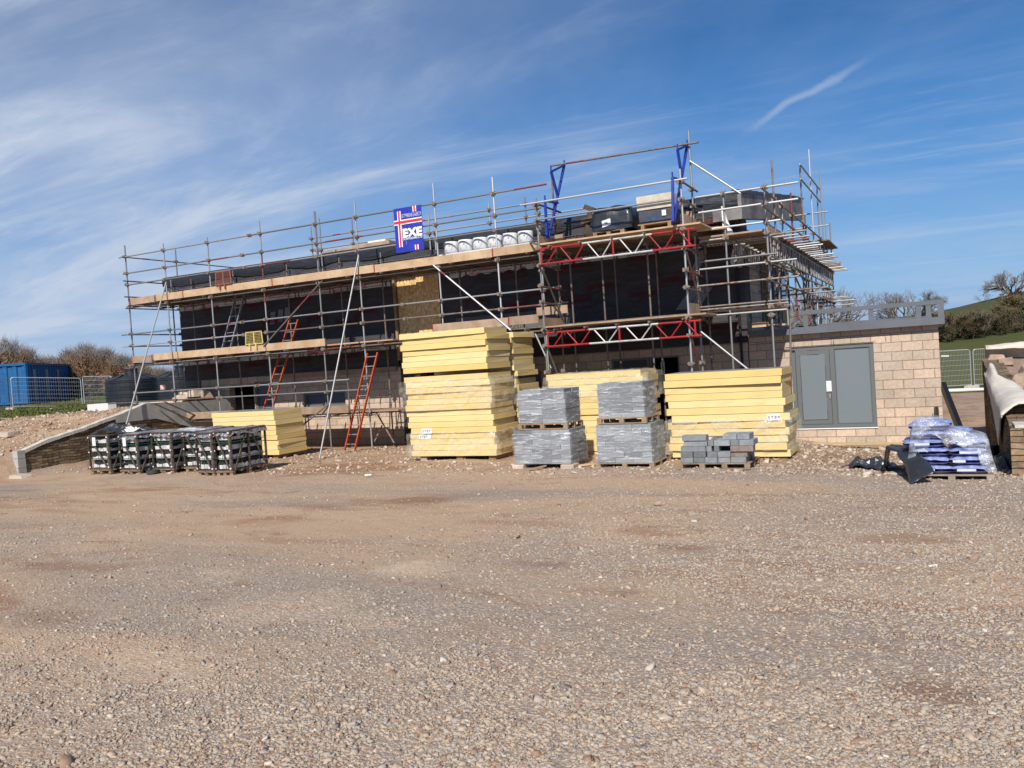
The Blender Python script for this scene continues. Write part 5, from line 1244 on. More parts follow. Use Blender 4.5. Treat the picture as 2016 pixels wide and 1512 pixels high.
def tank(px0, px1, pyt, depth, label, hgt=1.95):
    a = atd(px0, pyt, depth); b = atd(px1, pyt, depth); c = (a+b)/2; r = float(np.linalg.norm((b-a)[:2]))/2
    z1 = c[2]; z0 = z1-hgt; t = thing('water_tank', label, 'tank', (c[0], c[1], z0)); n = 40
    prof = [(0, r)]; z = 0
    while z < hgt-.2: prof += [(z+.04, r), (z+.20, r*.995), (z+.22, r*1.012), (z+.26, r*1.012), (z+.28, r*.995)]; z += .4
    prof += [(hgt, r), (hgt+.07, r*.96), (hgt+.30, r*.45), (hgt+.34, r*.26), (hgt+.5, r*.25), (hgt+.52, .02)]
    mb = MB(); vs = []
    for (h, rr) in prof:
        for i in range(n): an = 2*math.pi*i/n; vs.append((c[0]+rr*math.cos(an), c[1]+rr*math.sin(an), z0+h))
    mb.add(vs, [(j*n+i, j*n+(i+1) % n, (j+1)*n+(i+1) % n, (j+1)*n+i) for j in range(len(prof)-1) for i in range(n)]); into(t, mb.build('shell', tankm, smooth=False))
    for i in range(8):
        mb = MB(); an = 2*math.pi*i/8+.2; mb.beam((c[0]+r*.97*math.cos(an), c[1]+r*.97*math.sin(an), z1+.05), (c[0]+r*.5*math.cos(an), c[1]+r*.5*math.sin(an), z1+.31), .16, .07)
        into(t, mb.build('roof_rib', tankm))
    mb = MB(); mb.tube((c[0], c[1], z1+.5), (c[0], c[1], z1+.62), r*.27, 16); into(t, mb.build('lid', tankm))
tank(211, 308, 748, 46, 'left black ribbed water tank standing on the raised ground'); tank(312, 402, 742, 44, 'right black ribbed water tank half behind the building end')
mb = MB(); q = at(322, 763, 27); mb.box(q[0]-.1, q[0]+.12, 26.9, 27.0, q[2]-.1, q[2]+.12); settag(mb.build('warning_label', mat('red and white label', (.6, .05, .03), .6, c2=(.75, .7, .6), vscale=9)), 'small red and white sign in front of the right water tank', 'sign')
# container
cp0 = atd(50, 714, 56); cp1 = atd(137, 721, 65); zb, zt = 2.0, 4.72
p0 = Vector((cp0[0], cp0[1])); p1 = Vector((cp1[0], cp1[1])); dir1 = (p1-p0).normalized(); dir2 = Vector((-dir1.y, dir1.x))
if dir2.x > 0: dir2 = -dir2
ct = thing('shipping_container', 'blue shipping container with grey painted patches on its shaded side', 'container', (p0.x, p0.y, zb))
mb = MB(); Lc = (p1-p0).length; Wc = 6.0
def corr(mb, a, d, L_, nrm, z0, z1, pitch=.55, dep=.07):
    n = int(L_/pitch); pts = []
    for i in range(n):
        for u, v in ((0, 0), (.38, 0), (.5, -dep), (.88, -dep)): pts.append(a+d*((i+u)*L_/n)+nrm*v)
    pts.append(a+d*L_); o = len(mb.v)
    for p in pts: mb.v += [(p.x, p.y, z0), (p.x, p.y, z1)]
    for i in range(len(pts)-1): k = o+2*i; mb.f.append((k, k+2, k+3, k+1)); mb.m.append(0)
n1 = Vector((dir1.y, -dir1.x)); 
if n1.x < 0: n1 = -n1
n2 = -dir1
corr(mb, p0, dir1, Lc, n1, zb+.15, zt-.12); corr(mb, p0, dir2, Wc, n2, zb+.15, zt-.12)
q2 = p0+dir2*Wc; q3 = q2+dir1*Lc
mb.add([(p0.x, p0.y, zt-.02), (p1.x, p1.y, zt-.02), (q3.x, q3.y, zt-.02), (q2.x, q2.y, zt-.02)], [(0, 1, 2, 3)])
into(ct, mb.build('corrugated_side', containerb)); mb = MB()
for z in (zb+.08, zt-.06):
    for a, b in ((p0, p1), (p0, q2)): mb.beam((a.x, a.y, z), (b.x, b.y, z), .12, .16)
for a in (p0, p1): mb.beam((a.x, a.y, zb), (a.x, a.y, zt), .16, .16)
into(ct, mb.build('frame_rail', containerb))
for u in (.13, .40, .66):
    mb = MB(); a = p0+dir1*Lc*u+n1*.012; b = a+dir1*.55; mb.add([(a.x, a.y, zb+.2), (b.x, b.y, zb+.2), (b.x, b.y, zt-.4), (a.x, a.y, zt-.4)], [(0, 1, 2, 3)]); into(ct, mb.build('painted_patch', containerd))
mb = MB()
for u in (.1, .95): a = p0+dir1*Lc*u+n1*-.3; mb.box(a.x-.3, a.x+.3, a.y-.3, a.y+.3, zb-.35, zb)
into(ct, mb.build('support_block', palest))
# mesh fence panels
def fence_panel(a, b, label, grp, H_=2.0, feet=True):
    a, b = Vector(a), Vector(b); d = (b-a); t = thing('fence_panel', label, 'fence panel', tuple(a), grp)
    L_ = d.length; d.normalize(); up = Vector((0, 0, 1)); r = .12
    def P(u, z): return a+d*u+up*z
    mb = MB(); mb.path([P(0, 0), P(0, H_-r), P(r*.3, H_-r*.3), P(r, H_), P(L_-r, H_), P(L_-r*.3, H_-r*.3), P(L_, H_-r), P(L_, 0)], .026, 6); mb.tube(P(0, .15), P(L_, .15), .022, 6)
    into(t, mb.build('frame', fencem)); mb = MB()
    for i in range(1, 7): z = .15+(H_-.15)*i/7; mb.tube(P(0, z), P(L_, z), .008, 4)
    for i in range(1, 30): mb.tube(P(L_*i/30, .15), P(L_*i/30, H_), .0035, 3)
    into(t, mb.build('wire_mesh', fencem)); mb = MB(); q = P(L_, .06); mb.box(q.x-.35, q.x+.35, q.y-.12, q.y+.12, q.z-.08, q.z+.06); into(t, mb.build('foot', palest)); return t
fp = [((-3, 746, 806, 47)), ((22, 743, 806, 49)), ((26, 742, 805, 50)), ((163, 743, 804, 52)), ((167, 744, 802, 51)), ((224, 746, 803, 49.5))]
for i, (l_, r_) in enumerate(((None, None), (fp[2], fp[3]), (fp[4], fp[5]))):
    if i == 0: a, b = atd(-100, 806, 46), atd(22, 806, 50)
    else: a, b = atd(l_[0], l_[2], l_[3]), atd(r_[0], r_[2], r_[3])
    fence_panel(a, b, ('leftmost wire mesh fence panel, cut by the picture edge', 'wire mesh fence panel in front of the blue container', 'wire mesh fence panel running behind the left water tank')[i], 'mesh fence panels', a is not None and (62*50/1640))
t0 = atd(1919, 763, 43.7); t1 = atd(2030, 757, 43.7); t2 = atd(1913, 763, 43.7); t3 = atd(1830, 768, 43.7)
fence_panel(t3, t2, 'wire mesh fence panel at the right edge of the annexe', 'mesh fence panels'); fence_panel(t0, t1, 'rightmost wire mesh fence panel, above the stone wall', 'mesh fence panels')
a, b = atd(1840, 770, 41), atd(1960, 766, 41); mb = MB(); mb.tube(a, b, .09, 10); settag(mb.build('white_pipe', whitepl), 'long white pipe lying on the ground along the field edge behind the annexe', 'pipe')
a = atd(1853, 701, 60); mb = MB(); mb.beam(a, (a[0]+.5, a[1], a[2]-.02), .1, .1); settag(mb.build('white_bracket', whitepl), 'small white bar out on the field beside the annexe corner', 'bar')
# white printed box board on the bank
t = thing('white_board', 'white printed board lying on the bank in front of the left water tank', 'board', tuple(atd(194, 815, 30)))
a, b = atd(173, 816, 30), atd(214, 812, 30.3); h = .36
mb = MB(); mb.add([a-np.array([0, 0, .1]), b-np.array([0, 0, .1]), b+np.array([0, 0, .34]), a+np.array([0, 0, .36]), a+np.array([.05, .3, -.1]), b+np.array([.05, .3, -.1]), b+np.array([.05, .3, .34]), a+np.array([.05, .3, .36])], [(0, 1, 2, 3), (3, 2, 6, 7), (1, 5, 6, 2), (0, 3, 7, 4)]); into(t, mb.build('board_face', whitepl))
mb = MB(); c = a+(b-a)*.2-np.array([0, .03, 0]); mb.box(c[0]-.06, c[0]+.1, c[1]-.01, c[1], c[2]-.02, c[2]+.13); c = a+(b-a)*.42-np.array([0, .03, 0]); mb.box(c[0], c[0]+.05, c[1]-.01, c[1], c[2]-.0, c[2]+.18); into(t, mb.build('printed_mark', ink))
for i, (px, py, s_, lab) in enumerate(((22, 905, .36, 'large pale slab stone at the foot of the left bank'), (40, 925, .3, 'pale stone at the base of the wing wall end'), (8, 890, .25, 'pale stone on the left bank above the slab'), (105, 842, .12, 'lone pale cobble on the left bank'))):
    p = atz(px, py, .6); p[2] = G(p[0], p[1]); mb = MB(); rr = random.Random(40+i)
    mb.add([(p[0]+rr.uniform(.8, 1.2)*s_*a_, p[1]+rr.uniform(.7, 1.1)*s_*b_*.7, p[2]+rr.uniform(.8, 1.2)*s_*c_*.45) for a_, b_, c_ in ((-1, -1, -.3), (1, -1, -.3), (1, 1, -.3), (-1, 1, -.3), (-.8, -.8, .7), (.8, -.8, .7), (.8, .8, .7), (-.8, .8, .7))],
           [(0,3,2,1),(4,5,6,7),(0,1,5,4),(1,2,6,5),(2,3,7,6),(3,0,4,7)]); settag(mb.build('stone', palest, bev=.02), lab, 'stone')

# ------------------------------------------------------------------ right hand side things
rw = thing('stone_wall', 'stone retaining wall at the right edge, dark face towards the annexe and ochre end', 'wall', (1.05, 18, 0))
ya, yb = 15.3, 24.0
mb = MB(); ys = [ya+i*.25 for i in range(34)]
def rt_(y): return interp(y, [(15.75, 1.02), (17, 1.22), (19.5, 1.5), (24.2, 2.0)])
for y in ys: mb.v += [(1.05+.03*fbm(y, 0, 0, 3), y, -.4), (1.05+.03*fbm(y, 3, 0, 3), y, rt_(y)+.03*fbm(y, 5, 0, 5)), (1.45, y, rt_(y))]
for i in range(33):
    for k in range(2): a = i*3+k; mb.f.append((a, a+1, a+4, a+3)); mb.m.append(0)
into(rw, mb.build('dark_face', stonew, uv=True))
mb = MB(); mb.add([(1.02, ya-.01, -.3), (3.4, ya-.35, -.3), (3.4, ya-.35, 1.0), (1.02, ya-.01, 1.03)], [(0, 1, 2, 3)]); into(rw, mb.build('end_face', stonel, uv=True))
mb = MB(); mb.box(1.1, 1.7, 15.45, 16.6, 1.0, 1.07); into(rw, mb.build('mortar_top', render_))
mb = MB(); mb.add([(1.3, 16, .98), (4.5, 15.6, 1.0), (4.5, 26, 1.9), (1.3, 24.3, 1.95)], [(0, 1, 2, 3)]); into(rw, mb.build('earth_fill', rubblem))
for i, (x, y, s_) in enumerate(((1.75, 18.6, .33), (2.1, 19.4, .4), (1.55, 19.3, .25), (1.9, 18.0, .3), (2.2, 18.5, .28), (1.65, 20.2, .3), (2.3, 20.3, .35), (1.8, 17.4, .22), (1.35, 23.4, .22), (1.5, 22.8, .2), (2.1, 17.6, .25), (1.9, 21.0, .3))):
    z = rt_(y)-.05; rr = random.Random(70+i); mb = MB()
    mb.add([(x+rr.uniform(.7, 1.2)*s_*a_, y+rr.uniform(.7, 1.1)*s_*b_, z+rr.uniform(.7, 1.2)*s_*c_*.8) for a_, b_, c_ in ((-1, -1, -.3), (1, -1, -.3), (1, 1, -.3), (-1, 1, -.3), (-.7, -.8, .7), (.8, -.7, .9), (.7, .8, .7), (-.8, .7, .8))],
           [(0,3,2,1),(4,5,6,7),(0,1,5,4),(1,2,6,5),(2,3,7,6),(3,0,4,7)]); settag(mb.build('rubble_lump', rubblem, bev=.03), 'reddish rubble lump in the heap behind the right stone wall', 'rubble', 'rubble lumps behind the right wall')
# geotextile over the wall
mb = MB(); n = 28
for i in range(n+1):
    u = i/n; y = 16.35+u*4.6; zt_ = rt_(y)+.05
    hang = interp(u, [(0, .05), (.12, .25), (.3, .92), (.45, .55), (.7, .38), (.9, .22), (1, .02)])
    for j in range(13):
        v = j/12
        if v < .5: x = .985-.02*math.sin(v*6); z = zt_-hang*(1-v*2)
        else: k = (v-.5)*2; x = .99+k*.55*(.35+.65*math.sin(min(1, u+.25)*math.pi)**.5); z = zt_+.20*math.sin(k*math.pi*.85)*(.6+.4*math.sin(u*7+1))
        mb.v.append((x+.02*fbm(u*3, v*3, 1, 2), y+.04*fbm(u*2, v, 1, 4), z+.035*fbm(u*5, v*3, 2, 1.5)))
for i in range(n):
    for j in range(12): a = i*13+j; mb.f.append((a, a+1, a+14, a+13)); mb.m.append(0)
o = mb.build('geotextile_sheet', fleece, smooth=True); o.modifiers.new('thick', 'SOLIDIFY').thickness = .02; settag(o, 'white geotextile fleece draped along the top of the right stone wall', 'fleece')
mb = MB()
for i in range(n+1):
    u = i/n; x = 1.15+u*4.2
    for j in range(9):
        v = j/8; an = -1.0+v*3.4; mb.v.append((x, 23.9+.34*math.cos(an)+.03*fbm(u*4, v, 5, 3), 1.92+.32*math.sin(an)+.07*fbm(u*3, v, 1, 2)-.05*u))
for i in range(n):
    for j in range(8): a = i*9+j; mb.f.append((a, a+9, a+10, a+1)); mb.m.append(0)
o = mb.build('geotextile_roll', fleece, smooth=True); o.modifiers.new('thick', 'SOLIDIFY').thickness = .02; settag(o, 'long white fleece bolster at the far end of the right stone wall', 'fleece')
mb = MB(); mb.box(1.75, 1.95, 15.9, 16.1, 1.09, 1.2); settag(mb.build('blue_packet', mat('blue packet', (.02, .03, .5), .5)), 'small blue packet on the end of the right stone wall', 'packet')
mb = MB(); mb.beam(tuple(at(1857, 760, 21.3)), tuple(at(1908, 893, 18.6)), .09, .22); settag(mb.build('black_beam', mat('black steel', (.01, .01, .012), .5)), 'black steel beam leaning from the annexe corner down to the ground', 'beam')
mb = MB(); mb.beam((.55, 18.9, .22), (1.0, 18.7, .22), .25, .28); settag(mb.build('black_channel', mat('black steel', (.01, .01, .012), .5)), 'short black channel lying between the leaning beam and the right stone wall', 'channel')
mb = MB(); mb.beam((-2.75, 21.55, .12), (-.55, 21.15, .13), .07, .045); settag(mb.build('timber_batten', mat('yellowish batten', (.50, .37, .18), .8)), 'long yellow timber batten on the ground below the annexe door', 'batten')
mb = MB(); p = atz(1575, 897, .2); q = atz(1583, 922, .22); mb.tube(p, q, .045, 10); settag(mb.build('short_tube', crpost), 'short dark tube lying on the ground right of the yellow stack by the door', 'tube')
mb = MB(); mb.beam((1.15, 14.75, .33), (2.2, 14.3, .33), .22, .12); settag(mb.build('pale_block', cream, bev=.01), 'pale block lying in front of the right stone wall', 'block')
mb = MB(); mb.beam((1.75, 15.1, .3), (2.6, 14.9, .3), .5, .04); settag(mb.build('grey_slab', conc), 'grey slab at the foot of the right stone wall end', 'slab')
cloth('plastic_sheet', 'black plastic sheet crumpled between the sack pile and the right stone wall', 'sheet', .95, 16.2, .16, .45, .95, .38, blackpl, 21, 18, R(18))
# sacks
sz_ = .18
t = thing('pallet', 'pale pallet under the blue sacks', 'pallet', (.18, 15.4, sz_)); pallet(t, -.42, .74, 14.75, 15.75, G(.1, 15.2)-.02, .13, m=mat('grey dusty pallet', (.36, .30, .25), .9, c2=(.26, .21, .17), vscale=6))
SZ0 = G(.1, 15.2)+.115
def sack(cx, cy, cz, L_, W_, h, rz, label, flip):
    t = thing('cement_sack', label, 'sack', (cx, cy, cz), 'blue and white sacks under clear plastic', rz); mb = MB(); n = 12; m_ = 8
    def shp(u, v, s): 
        e = (1-abs(u)**3.2)*(1-abs(v)**3.2); return (u*L_/2*(1-.04*v*v), v*W_/2*(1-.05*u*u), h/2+s*h/2*max(.06, e)**.45+.012*fbm(u*2+cx*5, v*2+cz*7, s, 1.5))
    for s in (1, -1):
        o = len(mb.v)
        for j in range(m_+1):
            for i in range(n+1): mb.v.append(shp(i/n*2-1, j/m_*2-1, s))
        for j in range(m_):
            for i in range(n):
                a = o+j*(n+1)+i; f = (a, a+1, a+n+2, a+n+1); mb.f.append(f if s > 0 else f[::-1]); mb.m.append(0)
    o = mb.build('sack_body', blues, smooth=True); o.parent = t
    r2 = random.Random(cx*91+cz*37); a_ = -L_*r2.uniform(.2, .4)
    if r2.random() < .45: mb = MB(); mb.box(a_, a_+L_*r2.uniform(.25, .6), -W_/2-.004, -W_/2+.03, h*.35, h*.62); p = mb.build('white_band', whites); p.parent = t
    return t
lev = [(5, 'bottom'), (5, 'second'), (5, 'third'), (4, 'fourth'), (2, 'fifth'), (2, 'top')]
for j in range(6):
    z = SZ0+j*.145; z = SZ0+j*.135
    sk = (('left', -.12, .62), ('right', .46, .56)) if j < 4 else (('left', -.08, .55), ('right', .34, .4)) if j == 4 else (('only', .0, .62),)
    for (nm, cx, L_) in sk:
        for (rw_, cy) in (('front', 14.98), ('back', 15.42)):
            sack(cx-.02*j+random.uniform(-.05, .05), cy+.03*j, z, L_*.98, .42, .135, random.uniform(-.13, .13), 'blue sack, %s row, %s one of the %s layer of the plastic covered pile' % (rw_, nm, ORD[5-j] if j else 'lowest'), j % 2)
mb = MB(); n = 30
for j in range(n+1):
    for i in range(n+1):
        u, v = i/n, j/n; x = -.50+1.28*u; y = 14.75+.95*v
        top = interp(u, [(.06, .60), (.14, .86), (.42, .87), (.55, .70), (.8, .62), (.93, .56)])
        e = min(u/.10, (1-u)/.07, v/.08, (1-v)/.08, 1)
        hang = .12+.34*(.5+.5*fbm(u*2, v*2, 8, 1.2))+(.25 if u < .3 else 0)+.2*(u > .8)
        z = SZ0+top-hang*(1-max(0, e))**1.2+.03*fbm(x*2, y*2, 2, 1.8)+.015*abs(fbm(x, y, 5, 7))
        mb.v.append((x+.035*fbm(x, z, 1, 4), y+.035*fbm(z, x, 1, 4), z))
for j in range(n):
    for i in range(n): a = j*(n+1)+i; mb.f.append((a, a+1, a+n+2, a+n+1)); mb.m.append(0)
settag(mb.build('plastic_cover', filmw, smooth=True), 'cloudy clear plastic sheet draped over the blue sack pile', 'sheet')
# hooded black sheet left of the sacks
hb = [(1668, 940, .1), (1700, 930, .14), (1735, 925, .18), (1765, 950, .1)]
near_ = [(1736, 926, 15.2), (1743, 880, 15.25), (1764, 892, 15.0), (1780, 925, 14.6), (1792, 953, 14.15)]
far_ = [(1746, 926, 15.75), (1753, 877, 15.75), (1796, 880, 15.1), (1820, 902, 14.55), (1839, 930, 14.2)]
mb = MB(); n = 20; m_ = 10
def crv(c, u):
    a = u*4; i = min(3, int(a)); f = a-i; f = f*f*(3-2*f)*.5+f*.5
    return at(*c[i])*(1-f)+at(*c[i+1])*f
for j in range(m_+1):
    for i in range(n+1):
        u, v = i/n, j/m_; p = crv(near_, u)*(1-v)+crv(far_, u)*v; k = .03*fbm(u*3, v*2, 3, 1.6)+.03*abs(math.sin(v*5+u*2))*.5; mb.v.append((p[0]+k, p[1]+k, max(p[2]+k*.8, G(p[0], p[1])+.01)))
for j in range(m_):
    for i in range(n): a = j*(n+1)+i; mb.f.append((a, a+1, a+n+2, a+n+1)); mb.m.append(0)
o = mb.build('plastic_sheet', blackpl, smooth=True); o.modifiers.new('thick', 'SOLIDIFY').thickness = .008; settag(o, 'stiff black plastic sheet bent like a hood left of the blue sacks', 'sheet')
cloth('plastic_sheet', 'flat crumpled black plastic on the ground left of the hooded sheet', 'sheet', -1.08, 16.0, G(-1.1, 16)+.0, .46, .28, .22, blackpl, 33, 18, R(-12))
for i, (px, py, s_, m_) in enumerate(((1757, 930, .11, brownblk), (1765, 940, .1, conc), (1752, 942, .08, rubblem))):
    p = atz(px, py, .25); mb = MB(); mb.box(p[0]-s_, p[0]+s_, p[1]-s_, p[1]+s_, .18, .18+s_*1.6)
    settag(mb.build('brick_offcut', m_, bev=.01), ('brown brick offcut under the hooded black sheet', 'grey block offcut under the hooded black sheet', 'small reddish stone under the hooded black sheet')[i], 'offcut')
# small litter on the gravel
for (px, py, s_, nm, lab, m_) in ((857, 1162, .05, 'dark_stone', 'dark lump lying on the pale dust in the middle foreground', 'gravel dark'), (1294, 993, .05, 'orange_stone', 'orange stone on the grey gravel behind the centre', 'rubble stone'),
                                  (1837, 1122, .03, 'white_scrap', 'white paper scrap on the gravel at the right', 'white plastic'), (725, 937, .08, 'white_batten', 'short white batten on the mud left of the tallest stack', 'white plastic')):
    p = atz(px, py, .6); p = atz(px, py, gh(p[0], p[1])); mb = MB(); mb.beam((p[0]-s_, p[1], p[2]+.02), (p[0]+s_, p[1]+.02, p[2]+.03), s_*.6, .03); settag(mb.build(nm, MAT[m_]), lab, 'litter')

# ------------------------------------------------------------------ landscape behind
def hill():
    mb = MB(); xs = [-260+i*10 for i in range(60)]; ys = [282+j*7 for j in range(20)]
    crest = [(-260, 6), (-60, 10.0), (-6, 11.5), (5, 12.4), (35, 17.9), (90, 26), (340, 34)]
    for y in ys:
        for x in xs:
            u = (y-282)/(395-282); c = interp(x, crest); z = -.6+(c+.6)*min(1, sstep(0, 1, u)*.6+u*.4) if u < 1 else c-(u-1)*6
            mb.v.append((x, y, z+.4*fbm(x, y, 0, .03)))
    nx = len(xs)
    for j in range(len(ys)-1):
        for i in range(nx-1): a = j*nx+i; mb.f.append((a, a+1, a+nx+1, a+nx)); mb.m.append(0)
    o = mb.build('hill', mat('hill pasture', (.062, .085, .020), .95, c2=(.070, .062, .03), vscale=.03), smooth=True); struct(o)
hill()
# bare trees: recursive branching
def branch(mb, p, d, L_, r, depth, rnd, up=.15, spread=.6, tw=None):
    q = p+d*L_; mb.tube(p, q, r, 5 if depth > 2 else 3, 0, r*.62, cap=False)
    if depth == 0:
        return
    n = 3 if depth < 5 else rnd.choice((2, 3))
    for i in range(n):
        ax = Vector((rnd.gauss(0, 1), rnd.gauss(0, 1), rnd.gauss(0, 1))).normalized()
        nd = (d+ax*spread+Vector((0, 0, up))).normalized()
        branch(mb, p.lerp(q, rnd.uniform(.55, 1)), nd, L_*rnd.uniform(.62, .85), r*.6, depth-1, rnd, up, spread)
def bare_tree(x, y, z, H_, label, seed, depth=7, spread=.62, thick=1., wide=1.):
    rnd = random.Random(seed); t = thing('bare_tree', label, 'tree', (x, y, z)); mb = MB(); tr = MB(); H0 = H_
    tr.tube((0, 0, -.3), (0, 0, H_*.22), .035*H_*thick, 8, 0, .024*H_*thick)
    for i in range(6):
        a = i*1.05+rnd.uniform(-.3, .3); dd = Vector((math.cos(a)*wide, math.sin(a)*wide, rnd.uniform(.5, 1.3))).normalized()
        branch(mb, Vector((0, 0, H_*rnd.uniform(.15, .22))), dd, H_*.235, .014*H_*thick, depth-1, rnd, .1, spread)
    for m_, nm, mm in ((tr, 'trunk', bark), (mb, 'crown', twig)): o = m_.build(nm, mm); o.parent = t
    zmax = max(v[2] for v in mb.v); s_ = H_/zmax; t.scale = (s_, s_, s_)
    return t
p = atd(1602, 690, 85); bare_tree(p[0], p[1], -.3, 9.2, 'bare rounded oak seen through the gable scaffold', 5, 7, wide=1.3, thick=1.5)
p = atd(1795, 650, 210); bare_tree(p[0], p[1], 1.0, 14.5, 'pale bare tree showing above the annexe roof rail', 11, 7, wide=1.6, thick=1.7)
p = atd(1995, 590, 330); bare_tree(p[0], p[1], p[2]-2, 14.5, 'large bare tree on the hill crest at the right edge', 17, 7, wide=1.3, thick=2.2)
p = atd(1935, 600, 345); bare_tree(p[0], p[1], p[2]-1, 6.0, 'small sparse tree on the hill crest left of the large bare tree', 21, 4, thick=.5)
p = atd(1520, 690, 110); bare_tree(p[0], p[1], -.3, 10.5, 'bare tree left of the oak behind the gable scaffold', 25, 7, wide=1.2, thick=1.5)
# woodland trees along the foot of the hill: four crowns, copied
def leafy(seed, H_, Wd, m_leaf, ntw=260, nlf=620):
    rnd = random.Random(seed); tr = MB(); cr = MB(); tr.tube((0, 0, -.3), (0, 0, H_*.5), .16, 5, 0, .08)
    cl = [(rnd.gauss(0, .28)*Wd, rnd.gauss(0, .28)*Wd, H_*rnd.uniform(.18, .86), rnd.uniform(.7, 1.5)) for _ in range(22)]
    for i in range(nlf):
        c = rnd.choice(cl); p = Vector((c[0]+rnd.gauss(0, .5)*c[3], c[1]+rnd.gauss(0, .5)*c[3], c[2]+rnd.gauss(0, .45)*c[3])); s_ = rnd.uniform(.09, .22)
        if p.z < .1: p.z = .2
        a = Vector((rnd.gauss(0, 1), rnd.gauss(0, 1), rnd.gauss(0, 1))).normalized(); b = a.orthogonal().normalized()
        cr.add([p+a*s_, p+b*s_, p-a*s_, p-b*s_], [(0, 1, 2, 3)])
    for i in range(ntw):
        c = rnd.choice(cl); a = Vector((rnd.gauss(0, .5), rnd.gauss(0, .5), rnd.uniform(.4, 1.2))).normalized(); p = Vector(c[:3]); q = p+a*rnd.uniform(.8, 2.2)
        if q.z > H_*1.05: q.z = H_*1.05
        cr.tube(p, q, .03, 3, 1, .008, cap=False)
    return tr, cr
protos = []
for k, (ml, nl, nt) in enumerate(((leafd, 3400, 260), (leafb, 1900, 800), (leafb, 3000, 500), (leafd, 2200, 700))):
    tr, cr = leafy(100+k, 9, 6.0, ml, nt, nl); a = tr.build('trunk', bark); b = cr.build('crown', [ml, twigb if k % 2 else twig]); protos.append((a.data, b.data)); bpy.data.objects.remove(a); bpy.data.objects.remove(b)
kinds = ['dark ivy clad tree in the wood below the hill', 'brown budding tree in the wood below the hill', 'olive green tree in the wood below the hill', 'dark brown twiggy tree in the wood below the hill']
rnd = random.Random(5)
def place_tree(x, y, z, k, s_, sz, label, grp):
    t = thing('woodland_tree', label, 'tree', (x, y, z), grp, rnd.uniform(0, 6.28)); t.scale = (s_, s_, sz)
    for nm, me in (('trunk', protos[k][0]), ('crown', protos[k][1])): o = bpy.data.objects.new(nm, me); COL.objects.link(o); o.parent = t
    return t
for row, (d0, sz0) in enumerate(((262, 1.0), (272, 1.25))):
    for i in range(34):
        px = 1480+i*18+row*9+rnd.uniform(-5, 5); k = rnd.randrange(4); p = atd(px, 675, d0+rnd.uniform(-4, 4)); h_ = sz0*rnd.uniform(.72, 1.12)*interp(px, [(1480, .8), (1800, 1.0), (1870, .95), (1920, 1.1), (2016, 1.3)])
        place_tree(p[0], p[1], -.5, k, h_*.95, h_, kinds[k], 'wood below the hill: '+kinds[k].split(' tree')[0]+' trees')
for i in range(22):   # hedge line across the hillside and crest scrub
    px = 1560+i*22; d = 300+rnd.uniform(-5, 25); k = rnd.choice((1, 2)); p = atd(px, 640, d); s_ = rnd.uniform(.25, .5)
    place_tree(p[0], p[1], 1.5+rnd.uniform(0, 3), k, s_*1.6, s_, 'low scrubby bush on the hillside above the wood', 'hillside bushes')
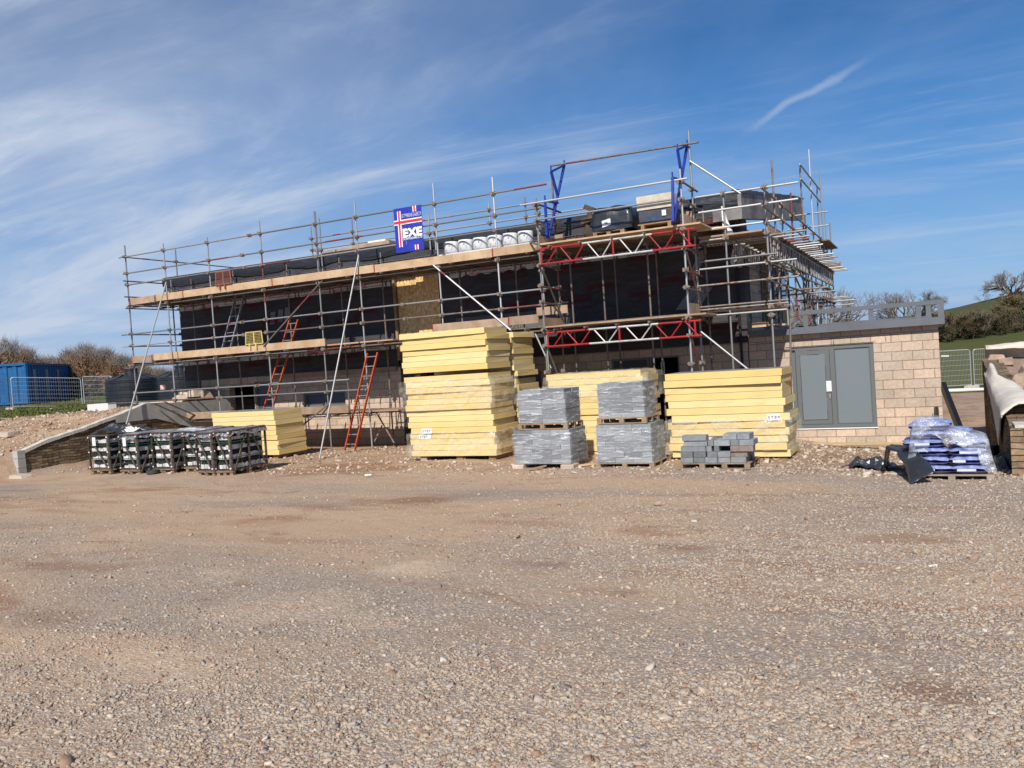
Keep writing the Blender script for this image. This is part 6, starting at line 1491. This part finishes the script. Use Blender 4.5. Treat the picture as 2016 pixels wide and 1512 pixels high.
# left hand russet hedge: separate bushes
def bush(x, y, z, H_, Wd, label, seed, grp='russet bushes behind the container'):
    rnd = random.Random(seed); t = thing('bush', label, 'bush', (x, y, z), grp); st, cr = MB(), MB()
    for i in range(14):
        a = rnd.uniform(0, 6.28); q = Vector((math.cos(a)*Wd*.3*rnd.random(), math.sin(a)*Wd*.3*rnd.random(), H_*rnd.uniform(.4, .7))); st.tube((rnd.gauss(0, .2), rnd.gauss(0, .2), -.2), q, .05, 4, 0, .02, cap=False)
    for i in range(2600):
        a = rnd.uniform(0, 6.28); rr = rnd.random()**.5; u = rnd.random(); hh = H_*(.1+.85*u); rad = Wd/2*math.sqrt(max(0, 1-(u*.98)**2.2))
        p = Vector((math.cos(a)*rr*rad, math.sin(a)*rr*rad, hh*(1+.12*fbm(math.cos(a), math.sin(a), seed, 1.5)))); dd = Vector((p.x*.35+rnd.gauss(0, .5), p.y*.35+rnd.gauss(0, .5), abs(rnd.gauss(.9, .5)))).normalized(); L_ = rnd.uniform(.3, .95)
        sd = dd.orthogonal().normalized()*rnd.uniform(.008, .022); cr.add([p-sd, p+sd, p+dd*L_], [(0, 1, 2)], 0 if u < .8 else 1)
    for i in range(1500):
        a = rnd.uniform(0, 6.28); rr = rnd.random()**.5; u = rnd.random()**1.3; hh = H_*.85*u; rad = Wd/2*math.sqrt(max(0, 1-u*u))
        p = Vector((math.cos(a)*rr*rad, math.sin(a)*rr*rad, hh)); A = Vector((rnd.gauss(0, 1), rnd.gauss(0, 1), rnd.gauss(0, 1))).normalized()*rnd.uniform(.05, .14); B = A.orthogonal()
        cr.add([p+A, p+B, p-A, p-B], [(0, 1, 2, 3)], 0 if u > .3 else 2)
    for m_, nm, mm in ((st, 'stem', bark), (cr, 'crown', [twigb, twig, leafd])): o = m_.build(nm, mm); o.parent = t
bl = [(-40, 62, 672, 70, 'russet bush cut by the left picture edge'), (15, 62, 674, 66, 'tall russet bush behind the left end of the blue container'), (52, 70, 690, 50, 'grey twigged bush behind the corner of the blue container'), (95, 74, 706, 50, 'low bush behind the middle of the blue container'),
      (140, 70, 692, 55, 'bush showing behind the right end of the blue container'), (168, 66, 682, 60, 'tallest russet bush right of the blue container'), (205, 66, 690, 60, 'broad russet bush right of the tallest one'), (240, 64, 705, 50, 'greenish bush beside the scaffold corner'), (275, 62, 722, 45, 'low bush behind the left water tank'), (318, 62, 735, 40, 'low bush between the two water tanks'), (355, 60, 735, 40, 'low bush behind the right water tank')]
for i, (px, dd_, pt_, wpx, lab) in enumerate(bl):
    p = atd(px, pt_, dd_); zb_ = 2.2; bush(p[0], p[1], zb_-.2, p[2]-zb_+.2, wpx*dd_/1640*1.5, lab, 200+i)
# grass tufts on the left terrace
rs = np.random.RandomState(4); mb = MB()
vs, fs = [], []
for i in range(16000):
    px = rs.uniform(-40, 300); py = rs.uniform(778, 838); p = atz(px, py, 1.7)
    if p[1] > 60 or p[0] > -25 or p[1] < 21.5: continue
    x, y = p[0], p[1]; z = gh(x, y); h = rs.uniform(.03, .12); a = rs.uniform(0, 3.14); dx, dy = math.cos(a)*.05, math.sin(a)*.05; o = len(mb.v)
    mb.v += [(x-dx, y-dy, z), (x+dx, y+dy, z), (x+rs.normal(0, .05), y+rs.normal(0, .05), z+h)]; mb.f.append((o, o+1, o+2)); mb.m.append(0)
o = mb.build('grass', grassb); o['kind'] = 'stuff'
